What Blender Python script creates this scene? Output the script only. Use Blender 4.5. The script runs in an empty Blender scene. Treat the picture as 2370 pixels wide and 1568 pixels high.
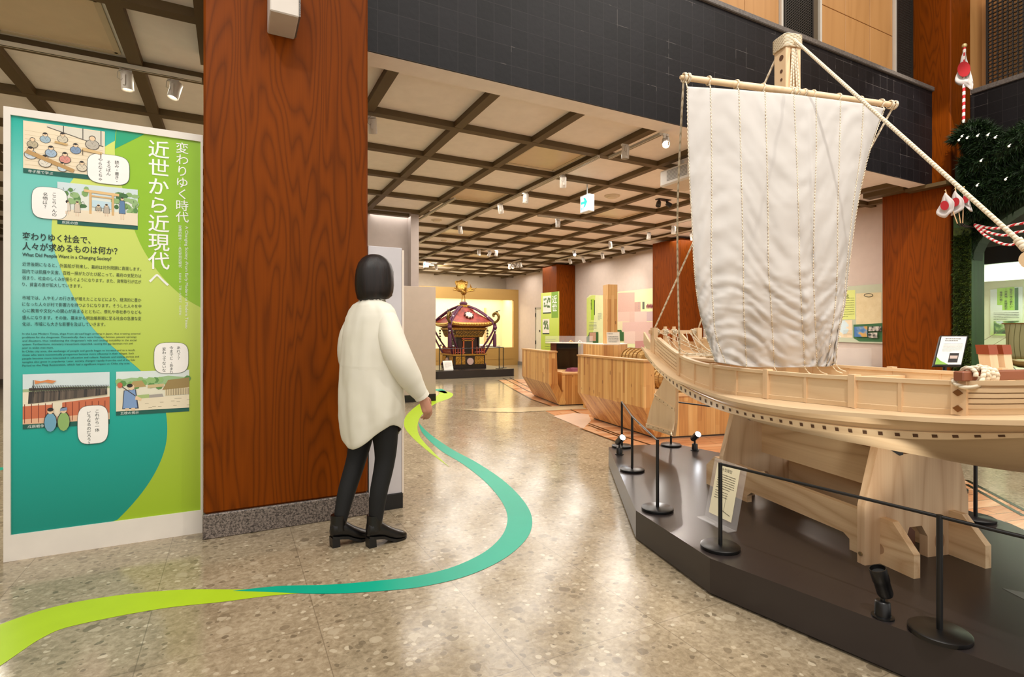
import bpy, bmesh, math, random
from math import sin, cos, pi, radians as R, sqrt, atan2, floor
from mathutils import Vector as V, Matrix as MX
random.seed(7)
SC = bpy.context.scene
COL = SC.collection

# ---------------------------------------------------------------- camera
F_PX, YAW, HOR, EYE = 1242.0, R(27.5), 769.0, 1.2
cd = bpy.data.cameras.new('camera'); cam = bpy.data.objects.new('camera', cd); COL.objects.link(cam)
cd.sensor_width = 36; cd.lens = F_PX / 2370 * 36
cd.shift_y = -(784 - HOR) / 2370
cam.location = (0, 0, EYE); cam.rotation_euler = (R(90), 0, -YAW)
cd.clip_start = 0.05; cd.clip_end = 100
SC.camera = cam
# ---------------------------------------------------------------- world, exposure
w = bpy.data.worlds.new('world'); SC.world = w; w.use_nodes = True
w.node_tree.nodes['Background'].inputs[0].default_value = (1.0, .94, .88, 1)
w.node_tree.nodes['Background'].inputs[1].default_value = 1.0
vs = SC.view_settings
vs.view_transform = 'Standard'; vs.look = 'None'; vs.gamma = 1; vs.use_curve_mapping = False
vs.exposure = 0.25
SC.cycles.max_bounces = 7; SC.cycles.diffuse_bounces = 4; SC.cycles.glossy_bounces = 3
SC.cycles.transparent_max_bounces = 8; SC.cycles.transmission_bounces = 4
SC.cycles.sample_clamp_indirect = 4; SC.cycles.caustics_reflective = False; SC.cycles.caustics_refractive = False

def lamp(kind, loc, power, target=None, color=(1, .92, .82), **kw):
    d = bpy.data.lights.new(kind.lower() + '_light', kind); d.energy = power; d.color = color
    for k, v in kw.items(): setattr(d, k, v)
    o = bpy.data.objects.new(kind.lower() + '_light', d); COL.objects.link(o); o.location = loc
    if target is not None:
        o.rotation_euler = (V(target) - V(loc)).to_track_quat('-Z', 'Y').to_euler()
    return o
# high hall: unseen lamps added overhead for brightness; last spot inferred from the pillar shadow
lamp('AREA', (1.2, 0.8, 7.2), 95, (1.6, 1.6, 0), shape='RECTANGLE', size=3.5, size_y=3)
lamp('AREA', (5.2, 0.6, 7.0), 90, (5.0, 2.4, 0), shape='RECTANGLE', size=3, size_y=2.5)
lamp('SPOT', (0.6, -.6, 5.6), 420, (2.9, 2.0, 1.3), color=(1, .95, .89), spot_size=R(46), spot_blend=.5, shadow_soft_size=.06)
lamp('SPOT', (4.6, -1.6, 5.8), 260, (2.7, 1.6, 1.0), spot_size=R(40), spot_blend=.4, shadow_soft_size=.06)
lamp('SPOT', (-.6, 1.0, 4.6), 125, (-.6, 3.7, 1.2), spot_size=R(70), spot_blend=.8, shadow_soft_size=.12, color=(1, .97, .88))
lamp('SPOT', (6.5, 2.15, 7.1), 620, (8.65, 4.0, 1.6), spot_size=R(34), spot_blend=.2, shadow_soft_size=.05)

# ---------------------------------------------------------------- pixel -> place (photograph is 2370 x 1568)
CY, SY = cos(YAW), sin(YAW)
def ray(px, py):
    u = (px - 1185) / F_PX; v = (HOR - py) / F_PX
    return V((u * CY + SY, CY - u * SY, v))
def onZ(px, py, z=0.0): r = ray(px, py); return V((0, 0, EYE)) + r * ((z - EYE) / r.z)
def onY(px, py, y): r = ray(px, py); return V((0, 0, EYE)) + r * (y / r.y)
def onX(px, py, x): r = ray(px, py); return V((0, 0, EYE)) + r * (x / r.x)
def atD(px, py, d): return V((0, 0, EYE)) + ray(px, py) * d

# ---------------------------------------------------------------- materials
def hexlin(h):
    if not isinstance(h, str): return (*h[:3], 1)
    c = [int(h[i:i + 2], 16) / 255 for i in (0, 2, 4)]
    return (*[x / 12.92 if x <= .04045 else ((x + .055) / 1.055) ** 2.4 for x in c], 1)
class NT:
    def __init__(s, name, rough=.5, metal=0, spec=.5, coat=0):
        s.m = bpy.data.materials.new(name); s.m.use_nodes = True; s.t = s.m.node_tree
        s.b = s.t.nodes['Principled BSDF']
        s.b.inputs['Roughness'].default_value = rough; s.b.inputs['Metallic'].default_value = metal
        s.b.inputs['Specular IOR Level'].default_value = spec
        if coat: s.b.inputs['Coat Weight'].default_value = coat; s.b.inputs['Coat Roughness'].default_value = .08
    def n(s, typ, **kw):
        x = s.t.nodes.new('ShaderNode' + typ)
        for k, v in kw.items(): setattr(x, k, v)
        return x
    def lk(s, a, b): s.t.links.new(a, b)
    def inp(s, sock, v):
        if hasattr(v, 'is_linked') or hasattr(v, 'links'): s.lk(v, sock)
        else: sock.default_value = v
    def math(s, op, a, b=None, c=None):
        x = s.n('Math', operation=op); s.inp(x.inputs[0], a)
        if b is not None: s.inp(x.inputs[1], b)
        if c is not None: s.inp(x.inputs[2], c)
        return x.outputs[0]
    def coord(s, which='Object', scale=(1, 1, 1), rot=(0, 0, 0), loc=(0, 0, 0)):
        tc = s.n('TexCoord'); mp = s.n('Mapping'); s.lk(tc.outputs[which], mp.inputs[0])
        mp.inputs['Scale'].default_value = scale; mp.inputs['Rotation'].default_value = rot; mp.inputs['Location'].default_value = loc
        return mp.outputs[0]
    def world(s, scale=(1, 1, 1), rot=(0, 0, 0)):
        tc = s.n('NewGeometry'); mp = s.n('Mapping'); s.lk(tc.outputs['Position'], mp.inputs[0])
        mp.inputs['Scale'].default_value = scale; mp.inputs['Rotation'].default_value = rot
        return mp.outputs[0]
    def noise(s, co, scale=5, detail=3, rough=.5, dist=0):
        x = s.n('TexNoise'); s.lk(co, x.inputs['Vector'])
        x.inputs['Scale'].default_value = scale; x.inputs['Detail'].default_value = detail
        x.inputs['Roughness'].default_value = rough; x.inputs['Distortion'].default_value = dist
        return x.outputs[0]
    def ramp(s, f, stops, mode='LINEAR'):
        x = s.n('ValToRGB'); x.color_ramp.interpolation = mode; e = x.color_ramp.elements
        while len(e) < len(stops): e.new(.5)
        for i, (p, c) in enumerate(stops): e[i].position = p; e[i].color = hexlin(c)
        s.inp(x.inputs[0], f); return x.outputs[0]
    def mix(s, f, a, b, mode='MIX'):
        x = s.n('Mix', data_type='RGBA', blend_type=mode)
        s.inp(x.inputs[0], f)
        for i, v in ((6, a), (7, b)):
            if isinstance(v, str) or isinstance(v, tuple): x.inputs[i].default_value = hexlin(v)
            else: s.lk(v, x.inputs[i])
        return x.outputs[2]
    def sep(s, co): x = s.n('SeparateXYZ'); s.lk(co, x.inputs[0]); return x.outputs
    def white(s, a, b=0.0):
        c = s.n('CombineXYZ'); s.inp(c.inputs[0], a); s.inp(c.inputs[1], b)
        x = s.n('TexWhiteNoise', noise_dimensions='3D'); s.lk(c.outputs[0], x.inputs[0]); return x.outputs[0]
    def col(s, c):
        s.inp(s.b.inputs['Base Color'], hexlin(c) if isinstance(c, (str, tuple)) else c); return s
    def rough(s, r): s.inp(s.b.inputs['Roughness'], r); return s
    def bump(s, h, strength=.2, dist=.01):
        x = s.n('Bump'); s.lk(h, x.inputs['Height']); x.inputs['Strength'].default_value = strength
        x.inputs['Distance'].default_value = dist; s.lk(x.outputs[0], s.b.inputs['Normal']); return s
MATS = {}
def flat(h, rough=.5, metal=0, emit=0, name=None, spec=.5):
    k = (h, rough, metal, emit)
    if k in MATS: return MATS[k]
    s = NT(name or 'paint_' + h, rough, metal, spec)
    if emit:
        s.col(h); s.b.inputs['Emission Color'].default_value = hexlin(h); s.b.inputs['Emission Strength'].default_value = emit
    else:   # a breath of unevenness so that no surface is dead flat
        f = s.noise(s.coord(scale=(1, 1, 1)), 9, 2)
        c = hexlin(h)
        s.col(s.mix(f, tuple(x * .93 for x in c[:3]), tuple(min(1, x * 1.06) for x in c[:3])))
    MATS[k] = s.m; return s.m

def wood(name, dark, light, ax=2, grain=1.0, contrast=1.0, rough=.35, rings=26, coat=0, knots=False, spec=.5):
    s = NT(name, rough, 0, spec, coat)
    sc = [1.0, 1.0, 1.0]; sc[ax] = .12
    co = s.coord(scale=tuple(x * grain for x in sc))
    n1 = s.noise(co, 1.6, 2, .45, .35)
    r = s.math('PINGPONG', s.math('MULTIPLY', n1, rings), 1.0)
    sf = [60.0 * grain] * 3; sf[ax] = 1.6
    fib = s.noise(s.coord(scale=tuple(sf)), 1.0, 3, .6)
    big = s.noise(s.coord(scale=tuple(x * 1.2 for x in sc)), 1.3, 2)
    f = s.math('ADD', s.math('MULTIPLY', s.math('POWER', r, 2.2), .42 * contrast), s.math('MULTIPLY', fib, .38 * contrast))
    f = s.math('ADD', f, s.math('MULTIPLY', big, .42))
    c = s.ramp(f, [(.22, light), (.95, dark)])
    if knots:
        kc = [3.1, 3.1, 3.1]; kc[ax] = 2.0
        vo = s.n('TexVoronoi'); s.lk(s.coord(scale=tuple(x * knots for x in kc)), vo.inputs[0]); vo.inputs['Scale'].default_value = 1.6
        k = s.math('LESS_THAN', vo.outputs['Distance'], .15)
        c = s.mix(s.math('MULTIPLY', k, .6), c, '7a4b2a')
    s.col(c); s.bump(fib, .08, .002)
    return s.m
M_pillar = wood('pillar_wood', '421b00', '803b00', 2, 2.6, .7, .5, 34, spec=.1)
M_panelw = wood('upper_panel_wood', 'a5733c', 'c8955c', 2, 1.3, .5, .45, 14)
M_hin = wood('cypress_hull', 'c9a67c', 'e8cda6', 0, 2.2, .55, .45, 16)
M_hinv = wood('cypress_post', 'caa37a', 'e6c8a0', 2, 2.2, .5, .45, 14)
M_hiny = wood('cypress_cross', 'c8a078', 'e4c49c', 1, 2.2, .5, .45, 14)
M_cedar = wood('cedar_stand', 'ab825c', 'dfc4a0', 2, 1.6, .75, .55, 26, knots=1.0)
M_cedarx = wood('cedar_rail', 'b08458', 'e8cda4', 0, 1.8, .75, .55, 26, knots=1.0)
M_redw = wood('red_brown_beam', '6e3a26', '8d5138', 0, 2, .5, .5, 12)

def m_planks():
    s = NT('cedar_strip_planks', .4)
    x, y, z = s.sep(s.world())[:3]
    u = s.math('ADD', s.math('MULTIPLY', x, 1.15), y)
    k = s.math('DIVIDE', u, .052); fl = s.math('FLOOR', k)
    wn = s.white(fl, 3.0)
    kv = s.math('FLOOR', s.math('ADD', s.math('DIVIDE', z, .9), s.math('MULTIPLY', wn, 5)))
    wn2 = s.white(fl, kv)
    fib = s.noise(s.world(scale=(70, 70, 2.2)), 1, 3)
    ring = s.noise(s.world(scale=(22, 22, 1.4)), 1, 2)
    f = s.math('ADD', s.math('MULTIPLY', wn2, .45), s.math('ADD', s.math('MULTIPLY', fib, .3), s.math('MULTIPLY', ring, .35)))
    c = s.ramp(f, [(.25, 'e3b877'), (.55, 'cf9a58'), (.9, '9d5f2e')])
    fr = s.math('FRACT', k)
    edge = s.math('LESS_THAN', fr, .05)
    c = s.mix(s.math('MULTIPLY', edge, .35), c, '6a3c1c')
    vo = s.n('TexVoronoi'); s.lk(s.world(scale=(9, 9, 3.6)), vo.inputs[0]); vo.inputs['Scale'].default_value = 1
    kn = s.math('LESS_THAN', vo.outputs['Distance'], .1)
    s.col(s.mix(s.math('MULTIPLY', kn, .65), c, '6e3a1a')); return s.m
M_plank = m_planks()

def m_floor():
    s = NT('terrazzo_tile', .1, 0, .5)
    co = s.world()
    base = s.noise(co, 3.2, 5, .6)
    fine = s.noise(s.world(scale=(1, 1, 1)), 38, 4, .65, .4)
    c = s.ramp(s.math('ADD', s.math('MULTIPLY', base, .35), s.math('MULTIPLY', fine, .65)), [(.3, '766852'), (.5, '9c8d74'), (.68, 'b9ab91')])
    nz = s.n('TexNoise'); s.lk(co, nz.inputs[0]); nz.inputs['Scale'].default_value = 18
    ad = s.n('VectorMath', operation='MULTIPLY_ADD'); s.lk(nz.outputs['Color'], ad.inputs[0]); ad.inputs[1].default_value = (.03, .03, 0); s.lk(co, ad.inputs[2])
    for scl, th, cols in ((15, .85, ('6b5e4b', '8b7c64', 'bdb097')), (34, .9, ('5d5241', '8f8069', 'cfc3aa'))):
        vo = s.n('TexVoronoi', feature='F1'); s.lk(ad.outputs[0], vo.inputs[0]); vo.inputs['Scale'].default_value = scl
        rnd = s.sep(vo.outputs['Color'])
        big = s.math('GREATER_THAN', rnd[0], .72 if scl == 13 else .55)
        ins = s.math('LESS_THAN', vo.outputs['Distance'], s.math('MULTIPLY', s.math('ADD', rnd[1], .25), th * .42))
        chip = s.ramp(rnd[2], [(0, cols[0]), (.5, cols[1]), (1, cols[2])])
        c = s.mix(s.math('MULTIPLY', s.math('MULTIPLY', big, ins), .72), c, chip)
    x, y, z = s.sep(co)[:3]
    tile = .62
    def line(v, o):
        f = s.math('FRACT', s.math('DIVIDE', s.math('ADD', v, o), tile)); return s.math('LESS_THAN', f, .006)
    j = s.math('MAXIMUM', line(x, 10.23), line(y, 10.1))
    wn = s.white(s.math('FLOOR', s.math('DIVIDE', s.math('ADD', x, 10.23), tile)), s.math('FLOOR', s.math('DIVIDE', s.math('ADD', y, 10.1), tile)))
    c = s.mix(s.math('MULTIPLY', wn, .10), c, '8a7c66')
    s.col(s.mix(s.math('MULTIPLY', j, .5), c, '5a4e3e'))
    wav = s.noise(co, 5, 3, .6)
    s.rough(s.ramp(wav, [(.3, (.10, .10, .10)), (.75, (.2, .2, .2))]))
    s.bump(s.math('ADD', wav, s.math('MULTIPLY', fine, .3)), .10, .01)
    return s.m
M_floor = m_floor()

def m_darktile():
    s = NT('dark_glazed_tile', .42, 0, .4)
    x, y, z = s.sep(s.world())[:3]
    u = s.math('ADD', x, y); t = .157
    ku = s.math('DIVIDE', u, t); kz = s.math('DIVIDE', s.math('SUBTRACT', z, 3.24), t)
    wn = s.white(s.math('FLOOR', ku), s.math('FLOOR', kz))
    nz = s.noise(s.world(), 24, 3)
    c = s.ramp(s.math('ADD', s.math('MULTIPLY', wn, .6), s.math('MULTIPLY', nz, .4)), [(.1, '0f0e10'), (.9, '1b191c')])
    j = s.math('MAXIMUM', s.math('LESS_THAN', s.math('FRACT', ku), .035), s.math('LESS_THAN', s.math('FRACT', kz), .035))
    white = s.math('MULTIPLY', s.math('GREATER_THAN', s.noise(s.world(), 2.6, 3), .6), .5)
    jc = s.mix(white, '2a2728', '6a6461')
    s.col(s.mix(j, c, jc)); s.b.inputs['Specular IOR Level'].default_value = .25; s.rough(.5); s.bump(s.math('SUBTRACT', nz, s.math('MULTIPLY', j, 2)), .3, .004); return s.m
M_dark = m_darktile()

def m_granite(name, a, b, scale=90):
    s = NT(name, .45); f = s.noise(s.coord(), scale, 2, .8)
    s.col(s.ramp(f, [(.38, a), (.62, b)])); return s.m
M_gran = m_granite('granite_speckle', '3a332f', '8b7f76')
M_cap = m_granite('stone_cap', '5c5651', '77706a', 60)
M_plat = flat('2f2826', .28, name='platform_black_brown')
M_black = flat('0a0a0b', .35, name='black_satin')
M_ceil = flat('f6efec', .8, name='ceiling_panel_paint')
M_beam = wood('ceiling_beam_paint', '453319', '5e4b2a', 1, 1, .3, .6, 10)
M_wallb = flat('c9b8ac', .85, name='wall_beige')
M_wallw = flat('d4cbb9', .85, name='wall_cream')
M_white = flat('ecebe6', .4, name='white_lacquer')
M_rope = None
def m_rope(name, a, b, k=1.0):
    s = NT(name, .8); x, y, z = s.sep(s.world())[:3]
    u = s.math('ADD', s.math('ADD', s.math('MULTIPLY', x, 60 * k), s.math('MULTIPLY', y, 60 * k)), s.math('MULTIPLY', z, 95 * k))
    f = s.math('PINGPONG', u, 1.0)
    s.col(s.ramp(f, [(.0, b), (.5, a), (1, a)])); s.bump(f, .6, .004); return s.m
M_rope = m_rope('cotton_rope', 'e8dcc4', 'b29e7e')
M_rw = m_rope('red_white_cord', 'c8202c', 'c8202c')
def m_rw(name, k, axis=2):
    s = NT(name, .6); o = s.sep(s.world()); 
    u = s.math('ADD', s.math('MULTIPLY', o[2], k), s.math('MULTIPLY', s.math('ADD', o[0], o[1]), k * .8 if axis != 2 else k * .3))
    f = s.math('GREATER_THAN', s.math('FRACT', u), .5)
    s.col(s.mix(f, 'c81e2a', 'f0ece6')); return s.m
M_rwcord = m_rw('red_white_cord', 16, 1); M_rwpole = m_rw('red_white_pole', 11)

def m_sail():
    s = NT('sail_canvas', .85, 0, .2)
    wv = s.noise(s.coord(), 420, 1)
    c = s.mix(s.noise(s.coord(), 3, 3), 'b3afaa', 'c4c0bb'); s.col(c); s.bump(wv, .12, .001)
    s.b.inputs['Subsurface Weight'].default_value = 0
    return s.m
M_sail = m_sail()
def m_glass(name='clear_acrylic', tint='ffffff', alpha=.12):
    s = NT(name, .03, 0, .5); s.col(tint)
    s.b.inputs['Alpha'].default_value = alpha; return s.m
M_glass = m_glass()
def m_straw():
    s = NT('rice_straw', .8); f = s.noise(s.coord(scale=(1.5, 60, 60)), 1, 3)
    s.col(s.ramp(f, [(.25, '6b4a1c'), (.5, 'a98142'), (.8, 'd9b673')])); s.bump(f, .8, .006); return s.m
M_straw = m_straw()
def m_leaf(name, a, b, c):
    s = NT(name, .6, 0, .3); f = s.noise(s.world(), 26, 2)
    s.col(s.ramp(f, [(.3, a), (.55, b), (.8, c)])); return s.m
M_leaf = m_leaf('fir_green', '0a180a', '182e11', '2c4718')
M_leaf2 = m_leaf('moss_green', '1c2a0c', '3c4f18', '6b7a2c')
M_gpost = wood('green_painted_post', '12300f', '2c5424', 2, 2, .8, .6, 8)
def m_gold():
    s = NT('gilded_metal', .34, .75); f = s.noise(s.coord(), 60, 2)
    s.col(s.ramp(f, [(.3, '6b4a17'), (.7, 'd0a24c')])); s.bump(f, .5, .004); return s.m
M_gold = m_gold()
def m_redlac():
    s = NT('red_lacquer', .4); s.col(s.ramp(s.noise(s.coord(), 8, 3), [(.3, '6a1f18'), (.7, '9c3a2c')])); return s.m
M_redl = m_redlac()
def m_woodfloor():
    s = NT('printed_plank_floor', .2)
    r = R(13.3); co = s.world(rot=(0, 0, r)); x, y, z = s.sep(co)[:3]
    k = s.math('DIVIDE', y, .12); fl = s.math('FLOOR', k)
    xx = s.math('ADD', s.math('DIVIDE', x, 1.1), s.math('MULTIPLY', s.white(fl, 1.0), 9)); wn = s.white(fl, s.math('FLOOR', xx))
    fib = s.noise(s.world(scale=(3, 50, 1), rot=(0, 0, r)), 1, 3)
    rg = s.noise(s.world(scale=(1.2, 14, 1), rot=(0, 0, r)), 1, 2, .5, .6)
    f = s.math('ADD', s.math('MULTIPLY', wn, .4), s.math('ADD', s.math('MULTIPLY', fib, .25), s.math('MULTIPLY', rg, .4)))
    c = s.ramp(f, [(.2, 'eac6a0'), (.55, 'cf9468'), (.9, 'a9633c')])
    e = s.math('MAXIMUM', s.math('LESS_THAN', s.math('FRACT', k), .045), s.math('LESS_THAN', s.math('FRACT', xx), .006))
    s.col(s.mix(s.math('MULTIPLY', e, .8), c, '4c2a18')); return s.m
M_wfloor = m_woodfloor()

# ---------------------------------------------------------------- mesh builder
class MB:
    def __init__(s, T=None): s.v = []; s.f = []; s.mi = []; s.sm = []; s.T = T or MX.Identity(4); s.mats = []; s.cm = 0; s.smooth = False
    def use(s, m):
        if m not in s.mats: s.mats.append(m)
        s.cm = s.mats.index(m); return s
    def add(s, vs, fs, smooth=None):
        b = len(s.v); s.v += [s.T @ V(p) for p in vs]
        for f in fs: s.f.append(tuple(b + i for i in f)); s.mi.append(s.cm); s.sm.append(s.smooth if smooth is None else smooth)
        return s
    def box(s, a, b, rot=None):
        x0, y0, z0 = a; x1, y1, z1 = b
        vs = [(x0, y0, z0), (x1, y0, z0), (x1, y1, z0), (x0, y1, z0), (x0, y0, z1), (x1, y0, z1), (x1, y1, z1), (x0, y1, z1)]
        return s.add(vs, [(0, 3, 2, 1), (4, 5, 6, 7), (0, 1, 5, 4), (1, 2, 6, 5), (2, 3, 7, 6), (3, 0, 4, 7)], False)
    def bbox(s, a, b, r=.004):   # box with chamfered edges along its longest look: simple bevel by bmesh
        bm = bmesh.new(); x0, y0, z0 = a; x1, y1, z1 = b
        bmesh.ops.create_cube(bm, size=1, matrix=MX.Translation(((x0 + x1) / 2, (y0 + y1) / 2, (z0 + z1) / 2)) @ MX.Diagonal((abs(x1 - x0), abs(y1 - y0), abs(z1 - z0), 1)))
        bmesh.ops.bevel(bm, geom=bm.edges[:], offset=r, segments=1, affect='EDGES')
        bm.verts.index_update(); s.add([v.co[:] for v in bm.verts], [tuple(v.index for v in f.verts) for f in bm.faces], False); bm.free(); return s
    def prism(s, poly, vec):     # poly: 3D points, extruded by vec
        n = len(poly); P = [V(p) for p in poly]; vec = V(vec)
        nrm = V((0, 0, 0))
        for i in range(n): nrm += P[i].cross(P[(i + 1) % n])
        fl = nrm.dot(vec) > 0
        vs = P + [p + vec for p in P]
        fs = [tuple(range(n)) if not fl else tuple(range(n))[::-1], tuple(range(n, 2 * n))[::-1] if not fl else tuple(range(n, 2 * n))]
        for i in range(n):
            q = (i, i + n, (i + 1) % n + n, (i + 1) % n); fs.append(q if not fl else q[::-1])
        return s.add(vs, fs, False)
    def quad(s, *p): return s.add(p, [tuple(range(len(p)))], False)
    def cyl(s, p0, p1, r0, r1=None, n=16, caps=True, smooth=True):
        p0, p1 = V(p0), V(p1); r1 = r0 if r1 is None else r1
        q = (p1 - p0).to_track_quat('Z', 'Y').to_matrix(); vs = []
        for p, r in ((p0, r0), (p1, r1)):
            for i in range(n): a = 2 * pi * i / n; vs.append(p + q @ V((r * cos(a), r * sin(a), 0)))
        s.add(vs, [(i, (i + 1) % n, (i + 1) % n + n, i + n) for i in range(n)], smooth)
        if caps: s.add(vs, [tuple(range(n))[::-1], tuple(range(n, 2 * n))], False)
        return s
    def tube(s, path, r, n=8, closed=False):
        P = [V(p) for p in path]; m = len(P); vs = []; up = V((0, 0, 1))
        for i, p in enumerate(P):
            t = (P[min(i + 1, m - 1)] - P[max(i - 1, 0)]) if not closed else (P[(i + 1) % m] - P[i - 1])
            if t.length < 1e-9: t = V((0, 0, 1))
            t.normalize()
            if i == 0:
                x = t.cross(up)
                if x.length < .3: x = t.cross(V((1, 0, 0)))
            else:
                x = px_ - t * px_.dot(t)
                if x.length < 1e-6: x = t.cross(V((.3, 1, .2)))
            x.normalize(); px_ = x; y = t.cross(x); rr = r[i] if isinstance(r, (list, tuple)) else r
            for k in range(n): a = 2 * pi * k / n; vs.append(p + x * (rr * cos(a)) + y * (rr * sin(a)))
        fs = []
        for i in range(m if closed else m - 1):
            j = (i + 1) % m
            for k in range(n): fs.append((i * n + k, i * n + (k + 1) % n, j * n + (k + 1) % n, j * n + k))
        s.add(vs, fs, True)
        if not closed: s.add(vs, [tuple(range(n))[::-1], tuple(range((m - 1) * n, m * n))], False)
        return s
    def lathe(s, prof, c=(0, 0, 0), n=24, axis=None):
        vs = []; c = V(c); q = (V(axis).to_track_quat('Z', 'Y').to_matrix() if axis else MX.Identity(3))
        for r, z in prof:
            for k in range(n): a = 2 * pi * k / n; vs.append(c + q @ V((r * cos(a), r * sin(a), z)))
        fs = [(i * n + k, i * n + (k + 1) % n, (i + 1) * n + (k + 1) % n, (i + 1) * n + k) for i in range(len(prof) - 1) for k in range(n)]
        s.add(vs, fs, True)
        if prof[0][0] > 1e-4: s.add(vs, [tuple(range(n))[::-1]], False)
        if prof[-1][0] > 1e-4: s.add(vs, [tuple(range((len(prof) - 1) * n, len(prof) * n))], False)
        return s
    def loft(s, rings, closed=True, caps=True, smooth=True):
        n = len(rings[0]); vs = [p for r in rings for p in r]
        fs = []
        for i in range(len(rings) - 1):
            for k in range(n if closed else n - 1):
                fs.append((i * n + k, i * n + (k + 1) % n, (i + 1) * n + (k + 1) % n, (i + 1) * n + k))
        s.add(vs, fs, smooth)
        if caps and closed: s.add(vs, [tuple(range(n))[::-1], tuple(range((len(rings) - 1) * n, len(rings) * n))], False)
        return s
    def ball(s, c, r, n=12, m=8, sc=(1, 1, 1)):
        vs = []; fs = []
        for i in range(m + 1):
            t = pi * i / m
            for k in range(n): a = 2 * pi * k / n; vs.append((c[0] + r * sc[0] * sin(t) * cos(a), c[1] + r * sc[1] * sin(t) * sin(a), c[2] + r * sc[2] * cos(t)))
        for i in range(m):
            for k in range(n): fs.append((i * n + k, (i + 1) * n + k, (i + 1) * n + (k + 1) % n, i * n + (k + 1) % n))
        return s.add(vs, fs, True)
    def build(s, name, mat=None, parent=None, **kw):
        me = bpy.data.meshes.new(name)
        org = V((0, 0, 0))
        if parent is None and s.v:
            xs = [p.x for p in s.v]; ys = [p.y for p in s.v]; zs = [p.z for p in s.v]
            org = V(((min(xs) + max(xs)) / 2, (min(ys) + max(ys)) / 2, min(zs)))
        me.from_pydata([p - org for p in s.v], [], s.f)
        for m in (s.mats or [mat]): me.materials.append(m)
        for p, i, q in zip(me.polygons, s.mi, s.sm): p.material_index = i; p.use_smooth = q
        me.update()
        if any(s.sm) and name not in ('sail', 'shirt', 'hair', 'body', 'trousers', 'sleeve', 'cloth'): me.set_sharp_from_angle(angle=R(52))
        o = bpy.data.objects.new(name, me); COL.objects.link(o); o.location = org
        if parent is not None: o.parent = parent
        return tag(o, **kw)
def tag(o, label=None, cat=None, group=None, kind=None):
    if label: o['label'] = label
    if cat: o['category'] = cat
    if group: o['group'] = group
    if kind: o['kind'] = kind
    return o
def thing(name, loc, rz=0, **kw):
    o = bpy.data.objects.new(name, None); COL.objects.link(o); o.location = loc; o.rotation_euler = (0, 0, rz)
    o.empty_display_size = .1
    return tag(o, **kw)
def copy_tree(o, parent=None):
    c = o.copy(); COL.objects.link(c)
    if parent is not None: c.parent = parent
    for ch in list(o.children): copy_tree(ch, c)
    return c
def struct(name, m, b, parent=None): 
    return b.build(name, m, parent, kind='structure' if parent is None else None)
def frame(o):   # matrix world<-local of an Empty, usable before depsgraph update
    return MX.Translation(o.location) @ o.rotation_euler.to_matrix().to_4x4()

# ---------------------------------------------------------------- lettering
_fc = bpy.data.curves.new('font_tmp', 'FONT'); _fo = bpy.data.objects.new('font_tmp', _fc); COL.objects.link(_fo)
_cache = {}
def glyphs(body, bold=0.0):
    k = (body, bold)
    if k not in _cache:
        _fc.body = body; _fc.size = 1; _fc.align_x = 'LEFT'; _fc.offset = bold; _fc.resolution_u = 3
        dg = bpy.context.evaluated_depsgraph_get(); dg.update()
        me = bpy.data.meshes.new_from_object(_fo.evaluated_get(dg))
        _cache[k] = ([v.co.to_2d() for v in me.vertices], [tuple(p.vertices) for p in me.polygons])
        bpy.data.meshes.remove(me)
    return _cache[k]
def write(mb, body, org, ux, uz, size, bold=0.0, width=None, center=False):
    """flat text: org = left end of baseline, ux / uz = unit vectors along and up"""
    vs, fs = glyphs(body, bold)
    if not vs: return
    xs = [v.x for v in vs]; sx = size
    if width: sx = width / max(1e-6, max(xs) - min(xs))
    x0 = (max(xs) + min(xs)) / 2 if center else min(xs)
    org, ux, uz = V(org), V(ux), V(uz)
    mb.add([org + ux * ((v.x - x0) * sx) + uz * (v.y * size) for v in vs], fs, False)
def write_v(mb, body, org, ux, uz, size, adv=1.08, bold=0.0):
    """vertical writing; org = top centre"""
    o = V(org); ux, uz = V(ux), V(uz)
    for i, ch in enumerate(body):
        if ch == ' ': continue
        p = o - uz * (size * (adv * i + .88))
        if ch in 'ー-—': mb.quad(p + ux * (-.03 * size) , p + ux * (.03 * size), p + ux * (.03 * size) + uz * (.75 * size), p - ux * (.03 * size) + uz * (.75 * size)); continue
        write(mb, ch, p, ux, uz, size, bold, center=True)
def bars(mb, p0, ux, uz, w, h, rows, fill=.35, seed=1):
    """illegible small print: rows of short strokes"""
    rnd = random.Random(seed); p0, ux, uz = V(p0), V(ux), V(uz); rh = h / rows
    for i in range(rows):
        x = 0; z = -rh * (i + .5) ; end = w * (1 if i < rows - 1 else rnd.uniform(.4, .9))
        while x < end - .002:
            l = min(rnd.uniform(.6, 1.4) * rh * .5, end - x); t = rh * fill * rnd.uniform(.6, 1)
            a = p0 + ux * x + uz * (z - t / 2)
            mb.quad(a, a + ux * l, a + ux * l + uz * t, a + uz * t); x += l + rh * .14

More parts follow.
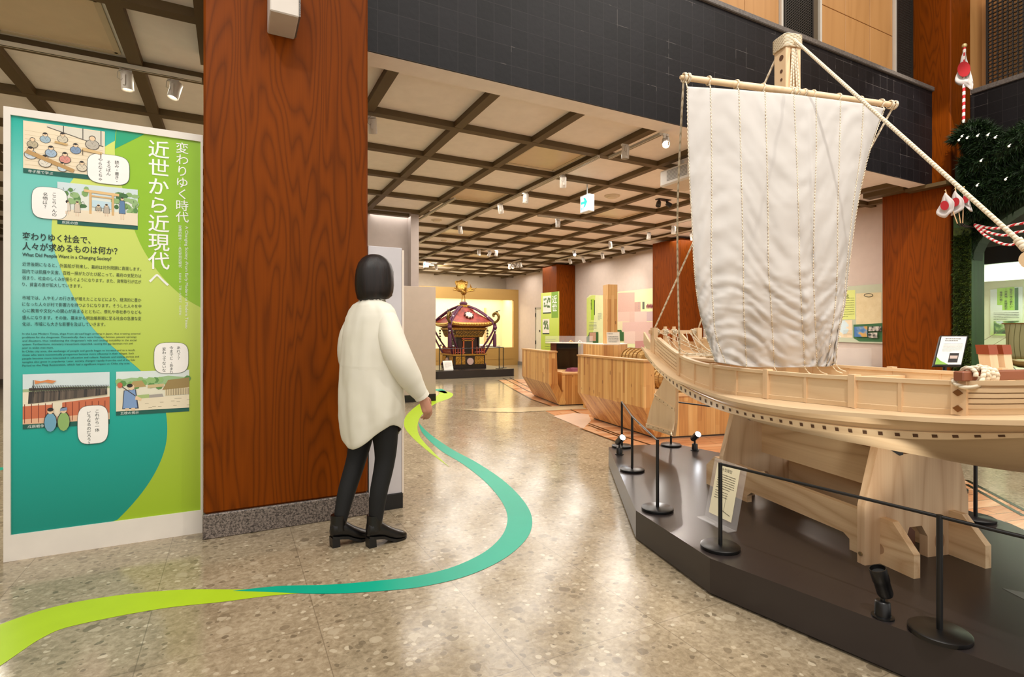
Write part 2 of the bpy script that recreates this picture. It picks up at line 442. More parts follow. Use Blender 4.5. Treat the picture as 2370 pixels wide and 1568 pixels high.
#==PART2==
# ================================================================ SETTING
CZ = 3.24
struct('floor', M_floor, MB().box((-7, -4, -.1), (13.2, 18.5, 0)))
ceil = struct('ceiling', M_ceil, MB().box((-7, 3.95, CZ + .06), (9.3, 18.5, CZ + .3)).box((-7, 3.5, CZ + .06), (-.15, 3.95, CZ + .3)).box((9.3, -3, CZ + .06), (13.2, 4.6, CZ + .3))
              .box((.79, 3.945, CZ), (8.64, 4.15, CZ + .059)))
def beam(a, b): MB().box([a[i] - ceil.location[i] for i in range(3)], [b[i] - ceil.location[i] for i in range(3)]).build('beam', M_beam, ceil)
for j in range(15):
    y = 4.034 + .979 * j
    if j == 0: beam((-7, y, CZ), (-.215, y + .09, CZ + .062))
    else: beam((-7, y, CZ), (9.3, y + .09, CZ + .062))
for i in range(-8, 10):
    x = 1.0716 + .888 * i
    beam((x, 4.15 if x > -.15 else 3.5, CZ + .002), (x + .09, 18.34, CZ + .06))
for k in range(4): beam((9.3, 3.4 - k * 1.0, CZ), (13, 3.49 - k * 1.0, CZ + .062))
for k in range(3): beam((9.9 + k, -3, CZ + .002), (9.99 + k, 4.5, CZ + .06))
beam((-.215, 3.45, CZ - .02), (-.15, 4.68, CZ + .062)); beam((8.46, 4.2, CZ - .02), (8.64, 4.75, CZ + .062)); beam((8.50, 3.70, CZ - .05), (8.64, 4.2, CZ))
beam((.5, 9.13, CZ - .03), (2.73, 9.2, CZ + .062))

struct('wall_balcony', M_dark, MB().box((.79, 3.93, CZ + .001), (8.645, 4.13, 4.55)))
struct('trim_1', M_cap, MB().bbox((.79, 3.9, 4.55), (8.66, 4.18, 4.61), .008))
struct('wall_east_parapet', M_dark, MB().box((9.2, -3, CZ + .001), (9.4, 3.7, 4.53)).box((9.185, 3.69, CZ + .001), (9.4, 3.9, 4.53)))
struct('trim_2', M_cap, MB().bbox((9.17, -3, 4.53), (9.45, 3.7, 4.60), .008))
wx = lambda px: onY(px, 100, 4.2).x
zj = onY(1898, 8, 4.2).z
up = struct('wall_upper', flat('3a2616', .6), MB().box((.79, 4.26, 4.61), (8.64, 4.36, 7.6)))
def ulocal(b, name, m, **k): return b.build(name, m, up, **k)
up_o = up.location
UT = MX.Translation(-up_o)
edges = [[wx(1500), wx(1610), wx(1724), wx(1803)], [wx(1899), wx(1956.5), wx(2013), wx(2066)]]
for E_ in edges:
    for a, b in zip(E_[:-1], E_[1:]):
        for z0, z1 in ((4.61, zj - .004), (zj + .004, zj + 1.5)):
            ulocal(MB(UT).bbox((a + .004, 4.2, z0), (b - .004, 4.26, z1), .003), 'wood_panel', M_panelw)
for a in (1803.5, 1893, 2066.5):
    ulocal(MB(UT).box((wx(a), 4.17, 4.61), (wx(a + 4.5), 4.26, 7.5)), 'edge_strip', flat('cfc7ba', .5))
ulocal(MB(UT).box((wx(1876), 4.2, 4.61), (wx(1893), 4.26, 7.5)), 'dark_panel', flat('5a4c38', .6))
def grille(name, o, ux, w, z0, z1, nx, nz, label, nrm):
    b = MB(); o = V(o); ux = V(ux); n = V(nrm); t = .006
    def bar(p, q, up_):
        d = (q - p).normalized(); s = V((0, 0, 1)) if not up_ else ux
        b.prism([p - s * t, q - s * t, q + s * t, p + s * t], n * .03)
    for i in range(nx + 1): bar(o + ux * (w * i / nx) + V((0, 0, z0)), o + ux * (w * i / nx) + V((0, 0, z1)), True)
    for k in range(nz + 1): z = z0 + (z1 - z0) * k / nz; bar(o + V((0, 0, z)), o + ux * w + V((0, 0, z)), False)
    r = thing('metal_grille', o + ux * (w / 2) + V((0, 0, z0)), label=label, cat='grille')
    T = MX.Translation(-r.location); b.v = [T @ p for p in b.v]; b.build('lattice', flat('4a4742', .45, .6), r)
    fr = MB(T)
    for i in (0, 1): p = o + ux * (w * i); fr.prism([p - ux * .012 + V((0, 0, z0)), p + ux * .012 + V((0, 0, z0)), p + ux * .012 + V((0, 0, z1)), p - ux * .012 + V((0, 0, z1))], n * .04)
    fr.build('frame', flat('3b3834', .45, .6), r); return r
grille('g', (wx(1811), 4.2, 0), (1, 0, 0), wx(1875) - wx(1811), 4.62, 7.0, 15, 76, 'dark metal grille left of the three tall orange wood panels upstairs', (0, -1, 0))
grille('g', (wx(2071), 4.2, 0), (1, 0, 0), 8.63 - wx(2071), 4.62, 7.0, 15, 66, 'dark metal grille between the orange wood panels and the brown pillar upstairs', (0, -1, 0))
grille('g', (9.42, 3.6, 0), (0, -1, 0), 2.2, 4.62, 5.92, 40, 24, 'dark metal grille high on the right above the dark tiled parapet', (-1, 0, 0))
struct('wall_upper_east', M_panelw, MB().box((9.55, -3, 4.6), (9.65, 3.75, 7.6)).box((9.1, 3.72, 4.61), (9.65, 3.8, 7.6)))

def pillar(label, x0, x1, y0, y1, z1, base=.143):
    r = thing('wooden_pillar', ((x0 + x1) / 2, (y0 + y1) / 2, 0), label=label, cat='pillar', group=None)
    T = MX.Translation(-r.location)
    MB(T).bbox((x0, y0, base), (x1, y1, z1), .012).build('shaft', M_pillar, r)
    MB(T).bbox((x0 - .004, y0 - .012, 0), (x1 + .004, y1 + .012, base), .005).build('granite_base', M_gran, r, label='speckled grey granite base')
    return r
pillar('large brown wood pillar on a speckled granite base behind the standing visitor', -.15, .79, 3.57, 4.52, 7.5)
pillar('brown wood pillar with a diagonal shadow at the right end of the dark tiled balcony', 8.645, 9.19, 3.71, 4.58, 7.5)
pillar('brown wood pillar on the right wall just left of the white sail', 8.6, 9.29, 8.62, 9.5, CZ)
pillar('farthest brown wood pillar with the green information panel beside it', 8.62, 9.29, 13.66, 14.5, CZ)

# walls
struct('wall_right', M_wallb, MB().box((9.3, 4.6, 0), (9.45, 18.5, CZ + .06)))
struct('wall_east', flat('8b9484', .8), MB().box((11.75, -3, 0), (11.9, 4.6, CZ + .06)))
struct('wall_east_return', M_wallb, MB().box((9.45, 4.6, 0), (11.9, 4.7, CZ + .06)))
struct('wall_back', flat('b3a595', .85), MB().box((1.2, 18.34, 0), (9.3, 18.5, CZ + .06)))
struct('wall_back_left', M_wallb, MB().box((-7, 16.3, 0), (1.2, 16.45, CZ + .06)))
struct('wall_left', M_wallb, MB().box((-7.1, -4, 0), (-7, 18.5, CZ + .06)))
struct('wall_middle', flat('b0a39c', .85), MB().box((.5, 9.2, 0), (2.73, 9.32, CZ)).box((2.73, 9.02, 0), (2.87, 9.32, CZ + .06)).box((.5, 9.32, 0), (.62, 16.3, CZ)))
struct('baseboard_right', flat('77706a', .6), MB().box((9.27, 4.7, 0), (9.3, 8.6, .13)).box((9.27, 9.52, 0), (9.3, 13.64, .13)).box((9.27, 14.52, 0), (9.3, 18.34, .13)))
struct('baseboard_back', flat('5d5148', .6), MB().box((-7, 16.27, 0), (.5, 16.3, .12)))
# door on the right wall
dy0, dy1 = onX(1243, 770, 9.3).y, onX(1262, 770, 9.3).y
d = struct('door_1', flat('cdc6b4', .6), MB().box((9.262, dy1 - .3, 0), (9.30, dy0, 1.98)))
DT = MX.Translation(-d.location)
MB(DT).box((9.25, dy0, 0), (9.3, dy0 + .06, 2.04)).box((9.25, dy1 - .36, 1.98), (9.3, dy0 + .06, 2.04)).build('door_frame', flat('9b9484', .6), d)
for z in (.78, 1.72): MB(DT).cyl((9.25, dy0 + .01, z), (9.25, dy0 + .01, z + .13), .016).build('hinge', M_black, d)
MB(DT).box((9.255, dy0 - .28, 1.2), (9.262, dy0 - .2, 1.27)).build('door_plate', flat('4b463e', .5), d)

# ceiling fixtures
LK = 2.3
def cell(i, j): return 1.0716 + .09 + .888 * i, 4.034 + .09 + .979 * j
def ceiling_light(i, j, label, power):
    x, y = cell(i, j); a, b = x + .06, x + .74; c0, c1 = y + .08, y + .81
    r = thing('ceiling_light', ((a + b) / 2, (c0 + c1) / 2, CZ + .06), label=label, cat='ceiling light', group='square recessed ceiling lights')
    f = MB(); hx, hy = (b - a) / 2, (c1 - c0) / 2
    for s_ in (-1, 1):
        f.box((-hx, s_ * hy - .02, -.014), (hx, s_ * hy + .02, 0)); f.box((s_ * hx - .02, -hy, -.014), (s_ * hx + .02, hy, 0))
    f.build('frame', flat('c9b89c', .6), r)
    MB().box((-hx + .02, -hy + .02, -.006), (hx - .02, hy - .02, -.001)).build('diffuser', flat('d8c3a4', .3, 0, 0), r)
    lamp('AREA', (r.location.x, r.location.y, CZ - .036), power * LK * .15, (r.location.x, r.location.y, 0), shape='RECTANGLE', size=.6, size_y=.65, specular_factor=.06)
ceiling_light(-3, 0, 'square recessed ceiling light at the top left above the green panel', 14)
ceiling_light(2, 1, 'square recessed ceiling light nearest to the dark tiled balcony', 26)
ceiling_light(2, 3, 'square recessed ceiling light just above the grey middle wall', 24)
ceiling_light(5, 3, 'square recessed ceiling light right of the green arrow exit sign', 26)
ceiling_light(3, 6, 'square recessed ceiling light behind the first row of track spotlights', 24)
ceiling_light(5, 6, 'square recessed ceiling light over the middle of the far aisle', 24)
ceiling_light(5, 9, 'farthest square recessed ceiling light, before the festival shrine', 26)
ceiling_light(7, 1, 'square recessed ceiling light hidden partly behind the sail', 24)

for i_ in range(1, 9):   # added area lamps without fixtures, a general fill under every second ceiling panel
    for j_ in range(1, 14):
        if (i_ + j_) % 2 == 0: x_, y_ = cell(i_, j_); lamp('AREA', (x_ + .4, y_ + .445, CZ - .036), 9.0, (x_ + .4, y_ + .445, 0), color=(1, .95, .88), shape='RECTANGLE', size=.76, size_y=.85)
for i_, j_ in ((-2, 1), (-4, 2), (-3, 4), (-5, 5), (-3, 8), (-1, 6)): x_, y_ = cell(i_, j_); lamp('AREA', (x_ + .4, y_ + .445, CZ - .036), 30, (x_ + .4, y_ + .445, 0), color=(1, .97, .80), shape='RECTANGLE', size=.76, size_y=.85)  # more fixtureless area lamps added to brighten the left part of the room

def track(name_label, a, b):
    a, b = V((*a, CZ - .03)), V((*b, CZ - .03)); d = (b - a).normalized(); s_ = d.cross(V((0, 0, 1))) * .017
    m = MB(); m.prism([a - s_, a + s_, b + s_, b - s_], (0, 0, .029)); m.use(flat('e2dccf', .5))
    m.mats = [flat('d9d0bf', .5), M_black]; m.mi = [0] * len(m.f); m.cm = 1
    s2 = s_ * .3; m.prism([a - s2 - V((0, 0, .001)), a + s2 - V((0, 0, .001)), b + s2 - V((0, 0, .001)), b - s2 - V((0, 0, .001))], (0, 0, .001))
    m.build('light_track', None, None, label=name_label, cat='light track')
track('white light track above the green information panel at the left', (-1.5, 4.98), (-.22, 4.98))
track('long white light track running away from the balcony edge', (3.88, 4.16), (3.88, 5.0)); 
track('longest white light track, from the balcony towards the festival shrine', (3.74, 5.02), (3.74, 14.5))
track('short white light track behind the arrow exit sign', (4.7, 8.06), (6.3, 8.06))
track('white light track in front of the brown pillar beside the sail', (7.31, 5.4), (7.31, 11.6))
track('white light track nearest to the right wall', (8.1, 6.6), (8.1, 12.9))
track('short white light track carrying three spotlights in a row', (5.0, 11.86), (6.0, 11.86))
track('short white light track carrying four spotlights close together', (7.2, 13.3), (7.2, 14.1))
track('short far light track with a single lit spotlight', (5.2, 15.2), (5.6, 15.2))
track('thin pale light track over the aisle left of the festival shrine', (2.98, 7.6), (2.98, 16.0))

spot0 = None
def spotlight(x, y, aim, label, lit=.6, scale=1.0, group='white track spotlights'):
    global spot0
    r = thing('track_spotlight', (x, y, CZ - .03), label=label, cat='spotlight', group=group)
    L = .135 * scale; q = V(aim).normalized(); c = V((.02, 0, -.085)); 
    MB().box((-.03, -.012, -.022), (.05, .012, 0)).cyl((0, 0, -.05), (0, 0, -.02), .016).build('adapter', flat('d8d0c4', .5), r)
    MB().box((-.002, -.05, -.056), (.014, -.038, -.13)).box((-.002, -.05, -.056), (.014, .01, -.048)).build('bracket', flat('cfc6ba', .5), r)
    a = c - q * L * .5; b = c + q * L * .5
    MB().lathe([(.0, 0), (.037, .0), (.041, .006), (.041, L - .004), (.039, L), (.034, L - .004), (.033, L - .03)], a, 20, q).build('housing', flat('c9c0b4', .45), r)
    MB().lathe([(.0, L - .03), (.033, L - .028)], a, 16, q).build('lens', flat('fff4dc', .3, 0, 9 * lit if lit else 0) if lit else flat('5c5850', .3), r)
    MB().tube([(.0, -.04, -.01), (-.03, -.055, -.04), (-.035, -.05, -.085), (-.01, -.045, -.1), (.0, -.045, -.075)], .0022, 5).build('cable', flat('8d857a', .5), r)
    return r
sp = [(287, 165, (.05, .0, -1), 'left spotlight of the two on the track above the green panel', 1.0), (398, 187, (-.25, -.1, -1), 'right spotlight of the two on the track above the green panel, tilted', 1.0),
 (857, 272, (.2, .5, -1), 'spotlight half hidden by the right edge of the large brown pillar', 0), (1444, 336, (.03, .1, -1), 'spotlight nearest to the balcony on the long track', 0),
 (1300, 408, (.25, .4, -1), 'second spotlight from the balcony on the long track, tilted', 0), (1214, 448, (-.1, 0, -1), 'third spotlight from the balcony on the long track, lens lit', .3),
 (1156, 473, (.35, .35, -1), 'fourth spotlight from the balcony on the long track, tilted away', 0), (1063, 524, (.35, .4, -1), 'spotlight in front of a glowing ceiling light on the long track', 0),
 (1289, 508, (0, 0, -1), 'single spotlight below and left of the arrow exit sign', 0), (1500, 538, (-.1, .1, -1), 'spotlight with lit lens left of the brown pillar by the sail', .5),
 (1557, 524, (-.1, 0, -1), 'spotlight with lit lens above the brown pillar by the sail', .5), (1600, 540, (.3, 0, -1), 'spotlight touching the left edge of the sail', 0),
 (1411, 560, (0, -.2, -1), 'brightly lit spotlight above the patchwork wall graphic', 1.6), (1393, 586, (.35, .1, -1), 'spotlight lighting the wall above the wooden post', 0),
 (1440, 573, (.35, .1, -1), 'spotlight lighting the wall between wooden post and brown pillar', 0), (1328, 580, (-.3, -.6, -.6), 'dazzling spotlight above the farthest brown pillar', 6),
 (1318, 599, (.5, .1, -1), 'spotlight just below the dazzling one', 0), (1349, 596, (.5, .1, -1), 'spotlight right of the dazzling one', 0),
 (1107, 578, (0, 0, -1), 'left spotlight of the row of three', 0), (1131, 581, (-.4, .2, -1), 'middle spotlight of the row of three, tilted', 0), (1147, 580, (-.2, 0, -1), 'right spotlight of the row of three', 0),
 (1178, 612, (-.3, -.3, -1), 'leftmost spotlight of the far cluster of four', .6), (1186, 611, (-.4, -.4, -1), 'second spotlight of the far cluster of four, lens lit', 1), (1195, 609, (.3, 0, -1), 'third spotlight of the far cluster of four', 0),
 (1203, 608, (.4, 0, -1), 'rightmost spotlight of the far cluster of four', 0), (1008, 614, (.15, -.2, -1), 'small lit spotlight left of the festival shrine', 1.5), (1538, 312, (-.55, -.6, -.6), 'dazzling spotlight beside the left edge of the sail', 9)]
for px, py, aim, lb, lit in sp:
    p = onZ(px, py, CZ - .04); spotlight(p.x, p.y, aim, lb, lit)
# the light these fixtures give
lamp('SPOT', (5.9, 7.3, 3.1), 38 * LK, (9.3, 7.0, 1.4), specular_factor=.12, spot_size=R(75), spot_blend=.9, shadow_soft_size=.06)
lamp('SPOT', (8.1, 10.5, 3.1), 30 * LK, (9.3, 11.6, 1.3), specular_factor=.12, spot_size=R(100), spot_blend=.9, shadow_soft_size=.06)
lamp('SPOT', (8.0, 8.0, 3.1), 28 * LK, (9.3, 7.0, 1.3), specular_factor=.12, spot_size=R(100), spot_blend=.9, shadow_soft_size=.06)
lamp('SPOT', (3.74, 4.6, 3.1), 35 * LK, (3.1, 3.2, .5), specular_factor=.12, spot_size=R(90), spot_blend=.8, shadow_soft_size=.04)
lamp('SPOT', (3.75, 6.8, 3.1), 60 * LK, (4.6, 5.6, .5), specular_factor=.12, spot_size=R(80), spot_blend=.8, shadow_soft_size=.04)
lamp('SPOT', (7.3, 7.5, 3.1), 60 * LK, (4.9, 6.6, .5), specular_factor=.12, spot_size=R(80), spot_blend=.8, shadow_soft_size=.04)
lamp('SPOT', (5.3, 11.7, 3.1), 45 * LK, (5.7, 13.8, 1.2), specular_factor=.12, spot_size=R(60), spot_blend=.8, shadow_soft_size=.04)
lamp('SPOT', (7.2, 12.5, 3.1), 40 * LK, (5.9, 13.8, 1.2), specular_factor=.12, spot_size=R(60), spot_blend=.8, shadow_soft_size=.04)
lamp('SPOT', (5.5, 15.4, 3.15), 60 * LK, (6.0, 18.3, 2.6), spot_size=R(120), spot_blend=.9, shadow_soft_size=.1, specular_factor=.06)
lamp('SPOT', (-.73, 4.9, 3.0), 30 * LK, (-.6, 3.9, 0), specular_factor=.12, spot_size=R(80), spot_blend=.8, shadow_soft_size=.03)
lamp('SPOT', (2.2, 7.2, 3.1), 10 * LK, (2.6, 9.2, 1.8), specular_factor=.12, spot_size=R(90), spot_blend=.9, shadow_soft_size=.05)

def exit_sign(px, py, d, w, h, label):
    p = atD(px, py, d); r = thing('exit_sign', (p.x, p.y, p.z), label=label, cat='exit sign')
    MB().bbox((-.05 , -w / 2, 0), (.05, w / 2, h), .006).build('housing', flat('e8ecef', .4), r)
    ff = MB(); ff.quad((-.0515, -w / 2 + .015, .015), (-.0515, -w / 2 + .015, h - .015), (-.0515, w / 2 - .015, h - .015), (-.0515, w / 2 - .015, .015))
    ff.build('face', flat('f4fffb', .4, 0, 2.2), r)
    a = MB(); s = h * .33; cy, cz = 0, h * .55
    X = -.0525; rt = -1  # viewed from -X side: +Y is to the left
    arrow = [(-1, -.25), (.1, -.25), (-.25, -.85), (.3, -.85), (1, 0), (.3, .85), (-.25, .85), (.1, .25), (-1, .25)]
    a.add([(X, cy - u * s, cz + v * s) for u, v in arrow], [tuple(range(9))])
    for q in ((.07, .03), (.03, .035)): a.quad((X, w / 2 - q[0], .03), (X, w / 2 - q[0] - .02, .03), (X, w / 2 - q[0] - .02, .07), (X, w / 2 - q[0], .07))
    a.build('arrow', flat('10c8a0', .4, 0, 1.2), r)
    MB().cyl((0, 0, h), (0, 0, CZ + .06 - p.z), .008).build('hanger', flat('bfc4c4', .4), r); return r
exit_sign(1359, 492, 7.4, .2, .235, 'green and white arrow exit sign hanging from the ceiling right of the long track')
exit_sign(986, 620, 15.5, .2, .18, 'tiny far green exit sign under the ceiling left of the festival shrine')
def ceil_disc(px, py, r_, label, name='smoke_detector'):
    p = onZ(px, py, CZ + .06)
    MB().lathe([(r_, 0), (r_, -.012), (r_ * .72, -.02), (r_ * .66, -.035), (0, -.04)], (p.x, p.y, CZ + .06), 20).build(name, flat('d9ccb6', .5), None, label=label, cat='smoke detector')
ceil_disc(1010, 509, .1, 'round white smoke detector above the grey middle wall')
ceil_disc(1027, 556, .07, 'small round smoke detector left of the first far spotlights')
ceil_disc(1417, 453, .12, 'round white ceiling detector right of the arrow exit sign')
ceil_disc(1280, 585, .09, 'flat round ceiling detector in front of the far spotlights')
# double black spotlight fixed to the ceiling
p = onZ(1535, 462, CZ + .06); r = thing('black_twin_spotlight', (p.x, p.y, CZ + .06), label='black twin-headed spotlight on the ceiling left of the sail', cat='spotlight')
MB().box((-.12, -.05, -.012), (.12, .05, 0)).build('mounting_plate', M_black, r)
for sx, q in ((-.09, (-.5, -.3, -1)), (.07, (.8, -.3, -.5))):
    q = V(q).normalized(); c = V((sx, 0, -.05)); h_ = MB().lathe([(0, 0), (.035, 0), (.04, .08), (.034, .078), (.0, .06)], c, 14, q).build('head', M_black, r)
    MB().cyl((sx, 0, 0), c, .01).build('arm', M_black, h_)
# projector under the ceiling beside the sail
p = onZ(1578, 372, CZ); r = thing('ceiling_projector', (p.x, p.y, CZ - .28), label='white box projector under the ceiling half hidden by the sail', cat='projector')
MB().bbox((-.12, -.25, 0), (.3, .25, .2), .02).build('body', flat('d8d2c8', .4), r)
v_ = MB()
for k in range(8): v_.box((-.124, -.2, .05 + .016 * k), (-.119, .12, .058 + .016 * k))
v_.build('vent', flat('8b857c', .5), r); MB().cyl((0, 0, .2), (0, 0, .28), .03).build('mount', flat('cfc8bc', .5), r)
# white box on the pillar top
pA = onY(625, 0, 3.3); pB = onY(692, 40, 3.3)
r = thing('wall_speaker', ((pA.x + pB.x) / 2, 3.4, pB.z), label='white box loudspeaker fixed high on the front of the large brown pillar', cat='speaker')
hw = (pB.x - pA.x) / 2
MB().bbox((-hw, -.1, 0), (hw, .17, .3), .006).build('cabinet', flat('cfc7bd', .5), r)
MB().box((hw, -.09, .01), (hw + .01, .16, .29)).build('grille_cloth', m_granite('speaker_cloth', '2e2c2b', '8d8883', 220), r)
# ================================================================ GREEN INFORMATION PANEL (left)
SYP = 3.70
sx0, sx1, sH = -1.059, -.158, 2.378
r = thing('information_panel', ((sx0 + sx1) / 2, SYP + .02, 0), label='tall white framed information panel printed teal and lime green left of the large pillar', cat='information panel')
T = MX.Translation(-r.location)
fr = MB(T); fw = .028
fr.box((sx0, SYP, 0), (sx0 + fw, SYP + .045, sH)).box((sx1 - .012, SYP, 0), (sx1, SYP + .045, sH)).box((sx0 + fw, SYP, sH - .04), (sx1 - .012, SYP + .045, sH)).box((sx0 + fw, SYP, 0), (sx1 - .012, SYP + .045, .135))
fr.build('frame', flat('e2dcd2', .45), r)
ax0, ax1, az0, az1 = sx0 + fw, sx1 - .012, .135, sH - .04
s = NT('printed_teal_sheet', .3); z_ = s.sep(s.world())[2]
s.col(s.ramp(s.math('DIVIDE', z_, 2.4), [(.06, '00897a'), (.3, '00a597'), (.45, '3fb9ad'), (.6, '86cec4'), (.85, '6ac6bb'), (.97, '00ad9d')])); M_teal = s.m
s = NT('printed_lime_sheet', .3); z_ = s.sep(s.world())[2]
s.col(s.ramp(s.math('DIVIDE', z_, 2.4), [(.06, '98b826'), (.35, 'adc53e'), (.6, 'c3d860'), (.97, 'd4e072')])); M_lime = s.m
MB(T).box((ax0, SYP + .012, az0), (ax1, SYP + .03, az1)).build('backing', M_teal, r)
def SP(px, py, k): p = onY(px, py, SYP + .012); return V((p.x, SYP + .0115 - .0006 * k, p.z))
def clampS(p): return V((min(max(p.x, ax0), ax1), p.y, min(max(p.z, az0), az1)))
def curve_pts(pts, n=8):
    out = []; m = len(pts)
    for i in range(m - 1):
        p0, p1, p2, p3 = [V(pts[max(0, min(m - 1, i + k))]) for k in (-1, 0, 1, 2)]
        for k in range(n):
            t = k / n; out.append(.5 * ((2 * p1) + (p2 - p0) * t + (2 * p0 - 5 * p1 + 4 * p2 - p3) * t * t + (3 * p1 - p0 - 3 * p2 + p3) * t ** 3))
    out.append(V(pts[-1])); return out
def sheet(pts, k, mat, name):
    b = MB(T); P = [clampS(SP(p[0], p[1], k)) for p in pts]; b.add(P, [tuple(range(len(P)))], False); return b.build(name, mat, r)
c1 = curve_pts([(325, 303, 0), (268, 325, 0), (215, 362, 0), (165, 420, 0), (128, 480, 0), (120, 550, 0), (140, 620, 0), (172, 690, 0), (215, 760, 0), (275, 815, 0), (335, 868, 0), (375, 925, 0), (387, 985, 0), (380, 1045, 0), (350, 1110, 0), (300, 1175, 0), (228, 1245, 0)])
sheet([p[:2] for p in c1] + [(470, 1225), (470, 300)], 1, M_lime, 'lime_circle_print')
c2 = curve_pts([(270, 288, 0), (266, 330, 0), (268, 375, 0), (282, 430, 0), (300, 500, 0), (330, 575, 0), (375, 640, 0), (425, 688, 0), (470, 715, 0)])
sheet([p[:2] for p in c2] + [(470, 300)], 2, flat('8fbf1c', .3), 'green_circle_print')
sheet([(270, 288), (266, 345), (335, 306), (335, 290)], 3, flat('12a377', .3), 'corner_print')
DARK = flat('1b2a26', .4); CAPT = flat('0b5a4e', .35)
def picture(a, b, c_, d_, name, ground, cap, captext, fn, seed):
    """a..d: pixel corners tl, tr, br, bl (without caption strip); cap: caption height in px"""
    b_ = MB(T); o = SP(*a, 4); ux = (SP(*b, 4) - o); uz = (SP(*d_, 4) - o); w_, h_ = abs(ux.x), abs(uz.z)
    z0 = o.z; x0 = o.x
    b_.use(flat(ground, .5)); b_.quad((x0, o.y, z0 - h_), (x0 + w_, o.y, z0 - h_), (x0 + w_, o.y, z0), (x0, o.y, z0))
    capz = cap * .00252
    b_.use(CAPT); b_.quad((x0, o.y, z0 - h_ - capz), (x0 + w_, o.y, z0 - h_ - capz), (x0 + w_, o.y, z0 - h_), (x0, o.y, z0 - h_))
    cnt = [0]
    def poly(col, pts, k=1):
        cnt[0] += 1
        b_.use(flat(col, .5)); b_.add([(x0 + u * w_, o.y - .0002 - .00004 * cnt[0], z0 - v * h_) for u, v in pts], [tuple(range(len(pts)))], False)
    def ell(col, u, v, ru, rv, n=12): poly(col, [(u + ru * cos(2 * pi * i / n), v + rv * sin(2 * pi * i / n)) for i in range(n)])
    def stroke(col, p, q, t=.006):
        dx, dy = q[0] - p[0], q[1] - p[1]; l = sqrt(dx * dx + dy * dy) or 1; nx, ny = -dy / l * t, dx / l * t * 1.4
        poly(col, [(p[0] - nx, p[1] - ny), (q[0] - nx, q[1] - ny), (q[0] + nx, q[1] + ny), (p[0] + nx, p[1] + ny)])
    fn(poly, ell, stroke, random.Random(seed))
    o_ = b_.build(name, None, r)
    t = MB(T); write(t, captext, (x0 + .02, o.y - .001, z0 - h_ - capz * .8), (1, 0, 0), (0, 0, 1), .0175); t.build('caption', flat('e6f0ea', .4), o_)
def sitter(ell, stroke, poly, u, v, s_, robe, bald=False):
    ell('3a3632', u, v + .02 * s_, .062 * s_, .075 * s_); ell(robe, u, v + .02 * s_, .056 * s_, .068 * s_); ell('2c2a28', u, v - .075 * s_, .029 * s_, .04 * s_)
    ell('e6c9a4', u, v - .07 * s_, .024 * s_, .033 * s_)
    if not bald: ell('26221f', u - .004, v - .092 * s_, .022 * s_, .018 * s_)
    stroke('6a625a', (u - .018 * s_, v - .035 * s_), (u + .006 * s_, v + .02 * s_), .0016); stroke('6a625a', (u + .02 * s_, v - .035 * s_), (u - .002 * s_, v + .0), .0016); stroke('6a625a', (u - .04 * s_, v + .03 * s_), (u - .012 * s_, v + .045 * s_), .0014); stroke('6a625a', (u + .03 * s_, v + .015 * s_), (u + .012 * s_, v + .045 * s_), .0014)
def pic1(poly, ell, stroke, rn):
    for i in range(9): stroke('c9b48e', (0.02, .2 + i * .09), (.98, .26 + i * .085), .0016)
    poly('d9d4c4', [(.28, .02), (.98, .02), (.98, .34), (.28, .06)]); stroke('57524a', (.28, .07), (.98, .34), .006); stroke('57524a', (.48, .0), (.48, .15), .006); stroke('57524a', (.72, .0), (.72, .24), .006); stroke('57524a', (.95, .0), (.95, .33), .006)
    for u, v, s_, c_, b in ((.26, .32, 1.1, '9fb8c4', 0), (.47, .27, 1.1, 'cfc6ae', 0), (.63, .47, 1.15, '7f97b5', 0), (.84, .3, 1.5, 'b9b2a4', 1), (.11, .46, 1.1, 'b7aa8c', 1), (.09, .68, 1.3, 'c8d4dc', 0), (.33, .6, 1.2, '9db4c9', 0), (.5, .7, 1.2, 'd58f82', 0), (.26, .82, 1.3, 'dcd6c6', 0), (.71, .84, 1.1, 'd8cdb4', 0), (.47, .9, 1.0, 'c4d2da', 0)): sitter(ell, stroke, poly, u, v, s_, c_, b)
    poly('b9935c', [(.05, .6), (.62, .92), (.6, .99), (.02, .68)]); poly('d8b983', [(.72, .42), (.97, .47), (.96, .53), (.7, .48)]); stroke('5c4a34', (.72, .46), (.72, .58), .005); stroke('5c4a34', (.95, .5), (.95, .6), .005)
    poly('c7a56a', [(.38, .35), (.54, .38), (.52, .42), (.37, .39)])
